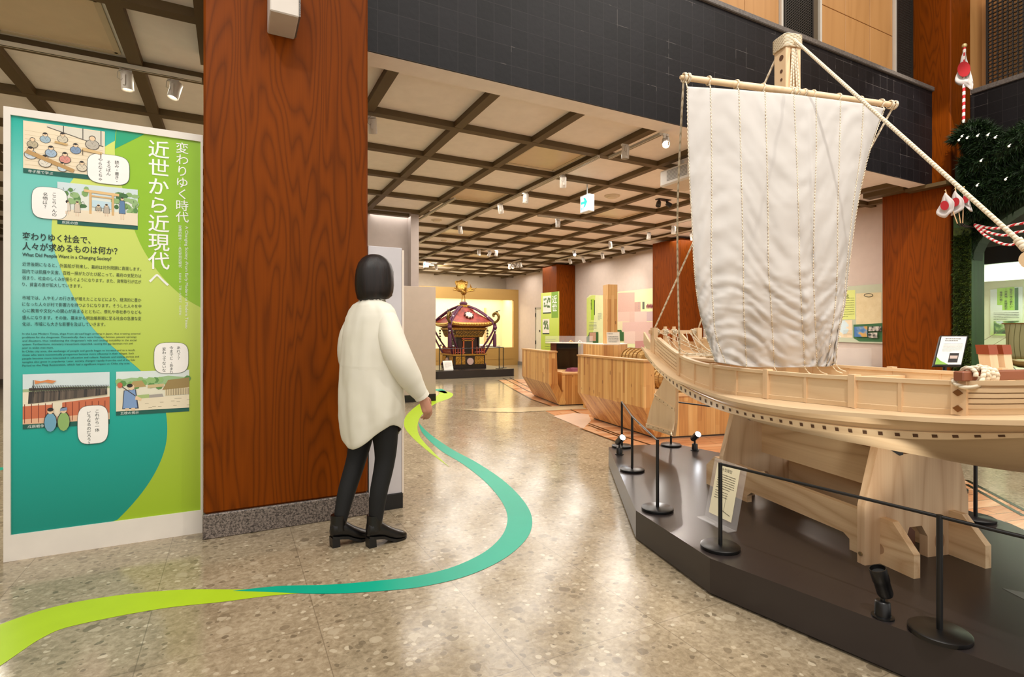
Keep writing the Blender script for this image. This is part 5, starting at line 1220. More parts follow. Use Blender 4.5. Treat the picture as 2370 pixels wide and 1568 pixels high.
# right wall panel with maps, right of the sail
r = thing('map_panel', (XW, 5.5, 0), 0, label='grey green map panel on the right wall between the sail and the brown pillar', cat='wall panel'); Ti = MX.Translation(-r.location)
def mp(pts, k, mat, name): return wpoly(pts, k, mat, name, r, Ti)
b = MB(Ti); P = [WP(x, y, 0) for x, y in ((1850, 672), (2050, 657), (2050, 796), (1850, 788))]; b.prism([P[0], P[3], P[2], P[1]], (-.03, 0, 0)).build('board', flat('b9bfa4', .6), r)
def mq(a, b_, c_, d_, k, mat, name): return mp([(a, b_), (c_, b_ - .05 * (c_ - a)), (c_, d_ + .0 * (c_ - a)), (a, d_)], 26 + k, mat, name)
mq(1895, 676, 1982, 740, 0, flat('d3dc7e', .6), 'yellow_print'); s_ = NT('county_map', .7); s_.col(s_.mix(s_.noise(s_.world(), 8, 4, .7), 'c9b583', 'e6d8b2')); mq(1984, 680, 2043, 752, 1, s_.m, 'county_map')
s_ = NT('coast_map', .7); s_.col(s_.ramp(s_.noise(s_.world(), 5, 3), [(.5, 'c9dbe0'), (.52, 'e6cfae')], 'CONSTANT')); mq(1900, 745, 1975, 782, 1, s_.m, 'coast_map')
mp([(1978, 752), (2050, 748), (2050, 792), (1992, 791), (1978, 783)], 27.5, flat('33683a', .6), 'green_band')
s_ = NT('bay_picture', .5); s_.col(s_.ramp(s_.noise(s_.world(), 4, 3), [(.45, '3f6fa8'), (.5, '6a8fb0'), (.54, 'c69a50')])); mq(1983, 757, 2013, 780, 29, s_.m, 'bay_picture')
s_ = NT('old_photo', .5); s_.col(s_.ramp(s_.noise(s_.world(), 18, 4), [(.4, '2f2f2d'), (.6, 'cfcabd')])); mq(2015, 757, 2045, 767, 29, s_.m, 'old_photo'); mq(2015, 771, 2036, 783, 29, s_.m, 'old_photo')
t = MB(Ti); a = WP(1948, 684, 30); write(t, '代化', a + V((0, 0, -.05)), (0, -1, 0), UZ, .075); 
for x, y, x2, y2, n_ in ((1940, 690, 1980, 735, 9), (1955, 765, 1975, 780, 5)): a = WP(x, y, 30); b_ = WP(x2, y2, 30); bars(t, a, (0, -1, 0), UZ, abs(a.y - b_.y), abs(a.z - b_.z), n_, .2, x)
MB(Ti).tube([tuple(WP(2013 + 10 * cos(a_), 684 + 4 * sin(a_), 31)) for a_ in [2 * pi * q / 16 for q in range(16)]], .004, 4, True).build('map_cartouche', DARK, r)
t.build('panel_lettering', flat('5c6a3c', .6), r)
# white table with acrylic hood
r = thing('white_display_table', (8.55, 5.65, 0), 0, label='white table with a clear acrylic hood against the right wall', cat='display case')
MB().bbox((-.62, -.8, 0), (.6, .9, .64), .01).build('table', flat('e6e1d6', .4), r); MB().box((-.5, -.7, .642), (.5, .8, .94)).build('acrylic_hood', M_glass, r)

# ================================================================ SHOWCASE AND FESTIVAL SHRINE AT THE FAR END
r = thing('glazed_showcase', (6.2, 17.6, 0), 0, label='long beige built in showcase with a glowing cream interior behind the festival shrine', cat='showcase'); Ti = MX.Translation(-r.location)
x0, x1, y0, y1 = 2.2, 9.3, 17.35, 18.33; WB = wood('showcase_veneer', '94713c', 'b5904e', 0, 1, .25, .5, 8); M_in = flat('f0dfae', .7)
f_ = MB(Ti); f_.box((x0, y0, 0), (x1, y0 + .12, .64)).box((x0, y0, 2.36), (x1, y0 + .12, 2.75)).box((9.1, y0, .64), (x1, y0 + .12, 2.36)).box((x0, y0, .64), (x0 + .1, y0 + .12, 2.36)); f_.box((x0, y0 - .01, .22), (x1 - .2, y0, .23))
f_.build('frame', WB, r)
MB(Ti).box((x0, y1 - .03, .6), (x1, y1, 2.5)).build('back_wall', M_in, r); MB(Ti).box((x0, y0 + .12, .58), (x1 - .21, y1 - .03, .64)).build('shelf', M_in, r); MB(Ti).box((9.1, y0 + .12, .58), (9.2, y1 - .03, 2.5)).build('side_wall', M_in, r)
MB(Ti).box((x0, y0 + .12, 2.5), (x1, y1 - .03, 2.56)).build('lamp_soffit', flat('fff6d8', .5), r)
MB(Ti).box((x0, y0 + .05, .64), (9.1, y0 + .056, 2.36)).build('front_glass', M_glass, r)
for xx in (4.6, 8.35): MB(Ti).box((xx, y1 - .08, .64), (xx + .07, y1 - .03, 2.1)).build('mullion', flat('caa35c', .6), r)
lamp('AREA', (6.0, 17.8, 2.46), 75, (6.0, 17.9, .6), color=(1, .93, .70), shape='RECTANGLE', size=6, size_y=.35)
for xa, xb, za, zb_, lb in ((7.1, 8.1, .95, 1.75, 'pale text sheet on the back wall of the showcase, right of the shrine'), (3.9, 4.5, 1.2, 1.9, 'pale text sheet on the back wall of the showcase, left of the shrine')):
    q = thing('text_sheet', (xa, y1 - .04, za), 0, label=lb, cat='sheet'); MB().box((0, -.01, 0), (xb - xa, 0, zb_ - za)).build('sheet', flat('e6ead0', .6), q); t = MB(); bars(t, V((.08, -.012, zb_ - za - .05)), UX, UZ, xb - xa - .16, zb_ - za - .15, 11, .22, 3); t.build('lettering', flat('7c8a72', .6), q)
q = thing('low_display_slab', (8.0, 17.85, .64), 0, label='white slanted slab with a long dark tool on the showcase shelf', cat='exhibit'); MB().prism([(-.9, -.25, 0), (.75, -.25, 0), (.55, .2, .1), (-.9, .2, .1)], (0, 0, .02)).build('slab', flat('f1ead2', .5), q); MB().tube([(-.8, -.15, .05), (.7, -.2, .04)], .018, 6).build('long_tool', flat('3b3936', .5), q)
# shrine platform
MY = 12.95
r = thing('display_platform', (5.55, 14.1, 0), 0, label='black low platform with rounded corners under the festival shrine', cat='platform'); Ti = MX.Translation(-r.location)
def rrect(a, b_, c_, d_, rad, n=6):
    o = []
    for cx, cy, a0 in ((c_ - rad, d_ - rad, 0), (a + rad, d_ - rad, 90), (a + rad, b_ + rad, 180), (c_ - rad, b_ + rad, 270)):
        for k in range(n + 1): t_ = R(a0 + 90 * k / n); o.append((cx + rad * cos(t_), cy + rad * sin(t_)))
    return o
MB(Ti).prism([(x, y, 0) for x, y in rrect(4.55, MY, 6.85, 15.3, .12)], (0, 0, .2)).build('body', flat('241e1c', .35), r)
mk = thing('portable_shrine', (5.75, 14.0, .2), 0, label='ornate red and gold portable festival shrine with purple ropes and a golden phoenix on top', cat='portable shrine')
B_ = M_black; LQ = flat('1c1310', .25)
def mb(): return MB()
bs = mb().box((-.48, -.48, 0), (.48, .48, .10)).build('base', LQ, mk)
mb().box((-.46, -.46, .10), (.46, .46, .36)).build('base_body', flat('2a1d16', .35), mk)
for sg in ((0, -1), (-1, 0)):   # gilt ornament panels and round crests on the base
    for k in (-1, 1):
        b = mb(); c0 = V((sg[0] * .465, sg[1] * .465, 0)); u = V((-sg[1], sg[0], 0)) * k
        b.prism([c0 + u * .14 + V((0, 0, .12)), c0 + u * .42 + V((0, 0, .12)), c0 + u * .42 + V((0, 0, .34)), c0 + u * .14 + V((0, 0, .34))], V((sg[0], sg[1], 0)) * .01).build('gilt_panel', M_gold, mk)
    c0 = V((sg[0] * .47, sg[1] * .47, .2)); mb().cyl(c0, c0 + V((sg[0] * .03, sg[1] * .03, 0)), .095, n=28).build('round_crest', flat('c4a9a2', .35, .4), mk)
mb().box((-.5, -.5, .36), (.5, .5, .40)).build('base_rim', M_gold, mk)
for k in range(4):      # railings
    sx, sy = ((0, -1), (-1, 0), (0, 1), (1, 0))[k]; fnc = mb(); u = V((-sy, sx, 0)); c0 = V((sx * .46, sy * .46, .40))
    for i in range(13):
        t_ = -.42 + .84 * i / 12
        if k == 0 and abs(t_) < .15: continue
        p = c0 + u * t_; fnc.box(p - V((.012, .012, 0)), p + V((.012, .012, .20 if i % 3 == 0 else .17)))
    for z in (.05, .15):
        for s0, s1 in (((-.42, -.14), (.14, .42)) if k == 0 else ((-.42, .42),)): a = c0 + u * s0 + V((0, 0, z)); b_ = c0 + u * s1 + V((0, 0, z)); fnc.cyl(a, b_, .011, n=6)
    fnc.build('railing', flat('8c3a24', .4), mk)
body = mb().box((-.3, -.3, .40), (.3, .3, .86)).build('sanctum', flat('2b1410', .35), mk)
for sx in (-1, 1):
    for sy in (-1, 1): mb().cyl((sx * .32, sy * .32, .40), (sx * .32, sy * .32, .90), .028, n=12).build('column', LQ, mk)
mb().box((-.11, -.325, .42), (.11, -.30, .74)).build('door_leaf', flat('180b0a', .3), mk)
for sx in (-1, 1): mb().box((sx * .13 - .016, -.34, .40), (sx * .13 + .016, -.31, .86)).build('gate_post', flat('b3542a', .4), mk)
mb().box((-.19, -.345, .80), (.19, -.31, .835)).build('gate_beam', flat('b3542a', .4), mk); mb().box((-.17, -.34, .755), (.17, -.315, .775)).build('gate_beam', M_gold, mk)
for z0, z1, w0, w1, nm, m_ in ((.86, .90, .40, .42, 'band', M_gold), (.90, 1.06, .42, .47, 'bracket_band', flat('3c2b1a', .4)), (1.06, 1.12, .49, .5, 'cornice', M_gold)):
    mb().loft([[(-w0, -w0, z0), (w0, -w0, z0), (w0, w0, z0), (-w0, w0, z0)], [(-w1, -w1, z1), (w1, -w1, z1), (w1, w1, z1), (-w1, w1, z1)]], smooth=False).build(nm, m_, mk)
for sx, sy in ((0, -1), (-1, 0)):
    b = mb(); u = V((-sy, sx, 0))
    for i in range(19):
        for j in range(4):
            t_ = -.40 + .8 * i / 18 + (.022 if j % 2 else 0); z = .915 + .036 * j; w0 = .425 + (z - .9) * .31
            p = V((sx * w0, sy * w0, z)) + u * t_; b.box(p - V((.012, .012, .010)), p + V((.012, .012, .012)))
    b.build('bracket_lattice', M_gold, mk, kind='stuff')
# roof
def sqring(w, z, up_=0, n=8):
    pts = []
    for k in range(4):
        a, b_ = ((-1, -1), (1, -1), (1, 1), (-1, 1))[k], ((1, -1), (1, 1), (-1, 1), (-1, -1))[k]
        for i in range(n): t_ = i / n; e = (2 * t_ - 1) ** 4 * up_; pts.append((w * (a[0] + (b_[0] - a[0]) * t_), w * (a[1] + (b_[1] - a[1]) * t_), z + e))
    return pts
mb().loft([sqring(.45, 1.12), sqring(.62, 1.15, .05), sqring(.63, 1.17, .05)], smooth=False).build('eaves', flat('6a2a1c', .4), mk)
mb().loft([sqring(.645, 1.17, .05), sqring(.65, 1.22, .05), sqring(.60, 1.26, .045)], smooth=False).build('roof_rim', M_gold, mk)
mb().loft([sqring(.60, 1.255, .045), sqring(.50, 1.345, .03), sqring(.39, 1.44, .015), sqring(.27, 1.54), sqring(.17, 1.64), sqring(.10, 1.72)]).build('roof', M_redl, mk)
for sx, sy in ((0, -1), (-1, 0)):
    b = mb(); u = V((-sy, sx, 0))
    for i in range(15): t_ = -.54 + 1.08 * i / 14; b.ball(V((sx * .655, sy * .655, 1.215 + .05 * (t_ / .6) ** 4)) + u * t_, .022, 8, 6)
    b.build('rim_stud', flat('d9b05c', .3, .6), mk, kind='stuff')
    c0 = V((sx * .40, sy * .40, 1.46)); nn = V((sx * .68, sy * .68, .73)).normalized()
    crest = mb().lathe([(0, .03), (.11, .028), (.125, .0), (.11, -.02)], c0, 20, nn).build('roof_crest', flat('c9b7a0', .4, .35), mk)
    b = mb()
    for i in range(8): a = 2 * pi * i / 8; q_ = nn.to_track_quat('Z', 'Y').to_matrix() @ V((.115 * cos(a), .115 * sin(a), .01)); b.ball(c0 + q_, .035, 8, 5)
    b.build('crest_petals', flat('4a1f16', .4), crest)
for sx in (-1, 1):
    for sy in (-1, 1):
        u = V((sx, sy, 0)).normalized()
        mb().tube([u * (.14 + .72 * t_) + V((0, 0, 1.70 - .50 * t_ ** .8 + .05 * t_ ** 4)) for t_ in [i / 10 for i in range(11)]], .03, 8).build('roof_ridge', M_gold, mk)
        hk = mb().tube(curve_pts([tuple(u * .86 + V((0, 0, 1.24))), tuple(u * 1.0 + V((0, 0, 1.30))), tuple(u * 1.05 + V((0, 0, 1.42))), tuple(u * .98 + V((0, 0, 1.52))), tuple(u * .89 + V((0, 0, 1.48))), tuple(u * .91 + V((0, 0, 1.42)))], 5), [.035] * 10 + [.04] * 10 + [.034] * 6, 8).build('corner_scroll', flat('6d5526', .35, .6), mk)
        bird = MB().ball(u * .99 + V((0, 0, 1.56)), .028, 8, 6, (1.4, .7, .8)); bird.tube([u * .99 + V((0, 0, 1.57)), u * 1.09 + V((0, 0, 1.60))], .008, 5); bird.tube([u * .99 + V((0, 0, 1.53)), u * .99 + V((0, 0, 1.50))], .005, 4); bird.build('small_bird', flat('2c2a26', .4, .5), hk)
        PUR = flat('4b1836', .6)
        for dx in (-.03, .03):
            mb().tube(curve_pts([tuple(u * .10 + V((dx, 0, 1.74))), tuple(u * .45 + V((dx, 0, 1.60))), tuple(u * .86 + V((dx, 0, 1.30))), tuple(u * .93 + V((dx, 0, 1.1))), tuple(u * .80 + V((dx * 2, 0, .8))), tuple(u * .60 + V((dx * 3, 0, .5))), tuple(u * .45 + V((dx * 4, 0, .28))), tuple(u * .52 + V((dx * 5, 0, .08)))], 8), .026, 8).build('purple_rope', PUR, mk)
        ts = mb().lathe([(0, .0), (.03, 0), (.045, -.03), (.05, -.36), (0, -.37)], u * .93 + V((0, 0, .96)), 14).build('tassel', flat('46152f', .7), mk)
        mb().ball(u * .94 + V((0, 0, 1.12)), .06, 10, 8).build('rope_knot', PUR, mk)
        for z, w_ in ((1.03, .94), (.62, .70), (1.42, .72)): mb().ball(u * w_ + V((0, 0, z)), .034, 10, 8).build('silver_bell', flat('a7a2a4', .25, .8), mk)
        pd = mb()
        for z in (1.04, .96, .88, .80): pd.lathe([(0, .03), (.02, .02), (.038, -.02), (0, -.03)], u * .72 + V((0, 0, z)), 6)
        pd.tube([u * .72 + V((0, 0, 1.15)), u * .72 + V((0, 0, .78))], .004, 4); pd.build('hanging_ornament', flat('4e4630', .4, .5), mk)
mb().box((-.13, -.13, 1.70), (.13, .13, 1.76)).build('finial_base', M_gold, mk); mb().lathe([(0, 0), (.1, 0), (.12, .04), (.08, .09), (0, .1)], (0, 0, 1.76), 20).build('rope_crown', flat('4b1836', .6), mk)
for dx in (-.05, .05): mb().cyl((dx, 0, 1.84), (dx * .6, 0, 2.05), .014, n=8).build('phoenix_leg', M_gold, mk)
ph = mb().ball((0, 0, 2.12), .09, 14, 10, (1.0, 1.5, 1.0)).build('phoenix_body', M_gold, mk, label='gilded phoenix body')
mb().tube(curve_pts([(0, -.1, 2.14), (0, -.17, 2.24), (0, -.15, 2.33), (0, -.21, 2.32)], 5), [.035] * 6 + [.02] * 10, 8).build('phoenix_neck', M_gold, ph)
def feather(pts, w_, name):
    P = curve_pts(pts, 5); b = mb(); vs = []
    for i, p in enumerate(P):
        t_ = i / (len(P) - 1); d = (P[min(i + 1, len(P) - 1)] - P[max(0, i - 1)]).normalized(); s_ = d.cross(V((0, 1, .2))).normalized() * w_ * sin(pi * (t_ * .85 + .1)); vs += [p - s_, p + V((0, -.012, 0)), p + s_, p + V((0, .012, 0))]
    b.add(vs, [(i * 4 + k, i * 4 + (k + 1) % 4, i * 4 + 4 + (k + 1) % 4, i * 4 + 4 + k) for i in range(len(P) - 1) for k in range(4)], True); b.build(name, M_gold, ph)
for i in range(9): a = -1.0 + 2.0 * i / 8; feather([(.02 * a, .05, 2.13), (.13 * a, .12, 2.28), (.17 * a, .15, 2.42), (.11 * a, .10, 2.50 - .08 * abs(a))], .028, 'tail_feather')
for sg in (-1, 1):
    for i in range(4): feather([(sg * .06, 0, 2.12), (sg * .2, -.02, 2.16 + .03 * i), (sg * (.34 - .05 * i), -.04, 2.17 + .06 * i)], .02, 'wing_feather')
feather([(.06, 0, 2.14), (.25, -.02, 2.18), (.42, -.02, 2.27)], .012, 'wing_feather')
# stands and card around the shrine
barr = thing('barrier', (5.7, 13.3, .2), 0, label='thin black barrier around the festival shrine', cat='barrier'); 
pts = [(4.75, 13.2), (5.35, 13.15), (6.45, 13.15), (6.7, 13.4), (6.6, 14.7)]; Tb = MX.Translation(-barr.location)
for i, (x, y) in enumerate(pts):
    po = MB(Tb).cyl((x, y, .21), (x, y, .78), .012, n=8).build('post', M_black, barr); MB(Tb).cyl((x, y, .2), (x, y, .212), .1, n=20).build('foot_disc', M_black, po)
    if i: MB(Tb).cyl((*pts[i - 1], .77), (x, y, .77), .009, n=6).build('bar', M_black, barr)
r = thing('caption_card', (5.05, 13.3, .2), R(10), label='white slanted caption card on the platform before the festival shrine', cat='card'); MB().prism([(-.14, 0, 0), (.14, 0, 0), (.14, .08, .24), (-.14, .08, .24)], (0, .008, 0)).build('card', flat('ece7de', .5), r)
t = MB(); bars(t, V((-.1, .062, .2)), UX, V((0, .08, .24)).normalized(), .2, .14, 6, .3, 3); t.build('card_lettering', flat('8a8680', .6), r)
# flower ornament behind
p = atD(1115, 750, 17.0); r = thing('flower_ornament', (p.x - .0, 16.4, 0), 0, label='tall pole topped with pink and gold paper flowers behind the festival shrine', cat='ornament'); x_ = 0
MB().cyl((0, 0, 0), (0, 0, 1.6), .015, n=8).build('pole', flat('caa35c', .5), r); MB().lathe([(0, 0), (.2, 0), (.2, .03), (0, .03)], (0, 0, 0), 20).build('foot', flat('2b211b', .5), r); MB().lathe([(.02, 0), (.09, .07), (.11, .16), (.06, .2), (0, .2)], (0, 0, 1.5), 12).build('gold_holder', M_gold, r)
MB().ball((0, 0, 1.92), .09, 12, 8).build('pink_flower', flat('e07470', .7), r)
for k in range(14): a = 2 * pi * k / 14; MB().ball((.26 * cos(a) * (1 - .2 * (k % 3)), .1 * sin(a), 1.72 + .13 * sin(a * 1.0)), .045, 8, 6).build('paper_flower', flat(('e89a92', 'f2ece0', 'd8b65c', 'e4a9a2')[k % 4], .7), r)
# grey kiosk and white partition
r = thing('white_partition', (3.0, 8.95, 0), 0, label='white movable partition with a black foot at the right end of the grey middle wall', cat='partition')
MB().bbox((-.7, -.03, .12), (.143, .03, 1.985), .004).build('panel', flat('b8a899', .6), r); MB().box((-.65, -.04, 0), (.143, .04, .12)).build('foot', M_black, r)
r = thing('white_signboard', (.91, 3.64, 0), 0, label='narrow white signboard on a black foot attached beside the large brown pillar', cat='signboard')
MB().bbox((-.113, -.035, .1), (.118, .03, 1.775), .003).build('panel', flat('cdc9cc', .4), r); MB().box((.118, -.04, .1), (.13, .035, 1.76)).build('lit_edge', flat('f0e2d2', .3), r); MB().box((-.11, -.05, 0), (.12, .05, .1)).build('foot', M_black, r)  # light on the right edge painted in as a paler colour
MB().box((-.113, -.037, .12), (-.107, -.034, 1.7)).build('dark_joint', M_black, r)
# ================================================================ VISITOR
PR_ = R(22)
per = thing('person', (.715, 3.09, 0), PR_, label='person seen from behind in a long loose white shirt, black trousers and heeled ankle boots', cat='person')
M_skin = flat('c08b72', .55, name='skin'); M_hair = None
s = NT('black_hair', .45, 0, .4); f_ = s.noise(s.coord(scale=(60, 60, 3)), 1, 2); s.col(s.ramp(f_, [(.3, '0b0807'), (.8, '241814')])); s.bump(f_, .5, .003); M_hair = s.m
def limb(mb_, pts, rad, n=12): P = curve_pts(pts, 5); m = len(P); RR = []; k = len(rad) - 1
def limb(mb_, pts, rad, n=12):
    P = curve_pts(pts, 5); m = len(P); RR = []
    for i in range(m): t_ = i / (m - 1) * (len(rad) - 1); j = min(int(t_), len(rad) - 2); RR.append(rad[j] + (rad[j + 1] - rad[j]) * (t_ - j))
    mb_.tube(P, RR, n); mb_.ball(P[0], RR[0], n, 8); mb_.ball(P[-1], RR[-1], n, 8)
def ell_loft(mb_, rows, n=28):
    mb_.loft([[(cx + a * cos(2 * pi * k / n), cy + b * sin(2 * pi * k / n), z) for k in range(n)] for cx, cy, z, a, b in rows])
RA, LA = V((-.02, -.055, .10)), V((-.15, .10, .10))
b = MB()
ell_loft(b, [(0, 0, .80, .09, .13), (0, 0, .90, .10, .155), (0, 0, 1.02, .08, .125), (.0, 0, 1.15, .095, .14), (-.005, 0, 1.25, .09, .15), (-.01, 0, 1.32, .06, .11), (-.01, 0, 1.37, .045, .06)])
limb(b, [(-.01, 0, 1.33), (.0, 0, 1.38), (.012, 0, 1.43)], [.055, .05, .05])
b.ball((.018, 0, 1.515), .088, 20, 16, (1.02, .86, 1.22)); b.ball((.055, 0, 1.455), .05, 14, 10, (1.0, .95, .9))      # skull and jaw
b.ball((.108, 0, 1.495), .014, 8, 6, (1.2, .8, 1.2)); b.ball((.098, 0, 1.452), .016, 8, 6, (.8, 1.5, .5))             # nose, lips
for sg in (-1, 1): b.ball((.015, sg * .078, 1.50), .022, 8, 6, (.7, .35, 1.2))
def hand(mb_, wrist, d, side, palm_n):
    """wrist point, direction of the hand, thumb side, palm normal"""
    d, side, pn = V(d).normalized(), V(side).normalized(), V(palm_n).normalized(); w_ = V(wrist)
    limb(mb_, [w_ - d * .03, w_ + d * .02, w_ + d * .05, w_ + d * .085], [.023, .026, .03, .03], 10)
    for k in (-1, 1): limb(mb_, [w_ + d * .03 + side * .008 * k, w_ + d * .08 + side * .026 * k], [.018, .013], 8)
    for i, (off, ln) in enumerate(((.026, .068), (.0095, .078), (-.008, .072), (-.025, .056))):
        p = w_ + d * (.085 - .004 * abs(i - 1)) + side * off; c_ = .25 + .07 * i
        limb(mb_, [p, p + d * ln * .45 + pn * ln * .08, p + d * ln * .75 + pn * ln * c_ * .9, p + d * ln * .92 + pn * ln * (c_ + .32)], [.0095, .0085, .0075, .0065], 8)
    p = w_ + d * .025 + side * .024; limb(mb_, [p, p + d * .025 + side * .022 + pn * .008, p + d * .058 + side * .028 + pn * .02], [.013, .011, .008], 8)
sh_r, el_r, wr_r = (-.01, -.145, 1.285), (.0, -.24, 1.05), (.135, -.265, .84)
sh_l, el_l, wr_l = (-.01, .145, 1.285), (.0, .23, 1.05), (.07, .21, .84)
limb(b, [sh_r, el_r, wr_r], [.04, .032, .027, .022]); limb(b, [sh_l, el_l, wr_l], [.04, .032, .027, .022])
hand(b, wr_r, (.42, -.03, -.9), (.9, .1, .4), (-.1, 1, 0)); hand(b, wr_l, (.25, -.03, -.95), (.9, -.1, .3), (-.1, -1, 0))
for hip, kn, an in ((V((0, -.075, .82)), V((.025, -.075, .48)), RA), (V((-.01, .075, .82)), V((-.05, .09, .48)), LA)): limb(b, [hip, (hip + kn) / 2 + V((.01, 0, 0)), kn, (kn + an) / 2 + V((-.015, 0, 0)), an], [.075, .06, .042, .036, .024])
body = b.build('body', M_skin, per)
m = body.modifiers.new('fuse', 'REMESH'); m.mode = 'VOXEL'; m.voxel_size = .0055; m.use_smooth_shade = True
m = body.modifiers.new('soften', 'SMOOTH'); m.iterations = 3; m.factor = .5
# hair: bob
b = MB(); n = 40; rings = []
for z, a, c0 in ((1.646, .008, 0), (1.643, .03, 0), (1.634, .053, 0), (1.618, .075, 0), (1.59, .096, 0), (1.55, .109, 0), (1.51, .114, 0), (1.47, .115, 0), (1.43, .111, 0), (1.40, .101, 0), (1.382, .08, 0)):
    rg = []
    for k in range(n):
        t_ = 2 * pi * k / n - pi; r_ = a * (1 + .015 * sin(9 * t_)); 
        if z < 1.54 and abs(t_) < .7: r_ = min(r_, .07 + .045 * (abs(t_) / .7) ** 3)
        rg.append((.008 + r_ * cos(t_), r_ * .90 * sin(t_), z + (.012 * cos(t_) if z < 1.41 else 0)))
    rings.append(rg)
b.loft(rings[::-1]); b.build('hair', M_hair, per, label='straight black chin length hair')
for sg in (-1, 1): MB().ball((.098, sg * .031, 1.515), .011, 8, 6, (.6, 1.2, .7)).build('eye', flat('2b211c', .2), per)
# shirt
M_shirt = NT('white_shirt_cloth', .8, 0, .2); M_shirt.col(M_shirt.mix(M_shirt.noise(M_shirt.coord(), 6, 3), 'dbd7c4', 'e9e6da')); M_shirt = M_shirt.m
n = 64; rows = [(1.395, .058, .062, 0), (1.372, .066, .075, 0), (1.352, .085, .135, 0), (1.325, .095, .17, 0), (1.28, .110, .19, 0), (1.2, .125, .20, 0), (1.1, .138, .205, 0), (1.0, .147, .21, 0), (.9, .152, .212, 0), (.8, .156, .212, 0), (.72, .155, .208, .2), (.65, .15, .20, .7), (.60, .142, .192, 1), (.59, .136, .186, 1)]
rings = []
P_ = []
for i in range(len(rows) - 1):
    for k in range(3): t_ = k / 3; P_.append([a + (c_ - a) * t_ for a, c_ in zip(rows[i], rows[i + 1])])
P_.append(list(rows[-1]))
for z, a, c_, hm in P_:
    rg = []
    for k in range(n):
        t_ = 2 * pi * k / n; wr = .010 * mn.noise(V((3 * cos(t_), 3 * sin(t_), z * 5))) + .008 * sin(7 * t_ + 4 * z) * max(0, 1.3 - z) + .004 * mn.noise(V((9 * cos(t_), 9 * sin(t_), z * 14)))
        side = abs(sin(t_)) ** 2
        rg.append((-.012 + (a + wr) * cos(t_), (c_ + wr) * sin(t_), z + hm * (.10 * side - (.035 if cos(t_) < 0 else 0) * (1 - side)) ))
    rings.append(rg)
b = MB(); b.loft(rings, caps=False); sh = b.build('shirt', M_shirt, per, label='long loose white shirt with a curved hem'); md = sh.modifiers.new('cloth_thickness', 'SOLIDIFY'); md.thickness = .004
def band(z, h_, nm, dr=.004):
    b = MB(); i = min(range(len(P_)), key=lambda q: abs(P_[q][0] - z)); rr = rings[i]
    b.loft([[((p[0] + .012) * (1 + dr * 6) - .012, p[1] * (1 + dr * 5), p[2] - h_ / 2) for p in rr], [((p[0] + .012) * (1 + dr * 6) - .012, p[1] * (1 + dr * 5), p[2] + h_ / 2) for p in rr]], caps=False); return b.build(nm, M_shirt, sh)
band(.99, .022, 'waist_seam', .0045)
b = MB(); b.loft([[(-.004 + .06 * cos(t_), .064 * sin(t_), 1.375) for t_ in [2 * pi * k / 24 for k in range(24)]], [(-.004 + .060 * cos(t_), .062 * sin(t_), 1.415 - .01 * cos(t_)) for t_ in [2 * pi * k / 24 for k in range(24)]], [(-.006 + .074 * cos(t_), .078 * sin(t_), 1.385 - .01 * cos(t_)) for t_ in [2 * pi * k / 24 for k in range(24)]]], caps=False); b.build('collar', M_shirt, sh)
for a_, e_, w_ in ((sh_r, el_r, wr_r), (sh_l, el_l, wr_l)):
    P = curve_pts([V(a_) + V((0, 0, .01)), (V(a_) + V(e_)) / 2 + V((-.015, 0, 0)), V(e_), (V(e_) + V(w_)) / 2 + V((0, 0, -.01)), V(w_)], 8)
    m_ = len(P); rad = [.064 * min(1, .62 + .38 * (i / 7) ** .6) + .012 * sin(pi * min(1, i / m_ * 1.3)) - (.03 * max(0, (i / m_ - .72) / .28)) for i in range(m_)]
    b = MB(); b.tube(P, rad, 20); sl = b.build('sleeve', M_shirt, sh)
    d_ = (V(w_) - V(e_)).normalized(); b = MB(); b.tube([V(w_) - d_ * .055, V(w_) - d_ * .05, V(w_) + d_ * .005, V(w_) + d_ * .008], [.036, .044, .043, .034], 18); b.build('cuff', M_shirt, sl)
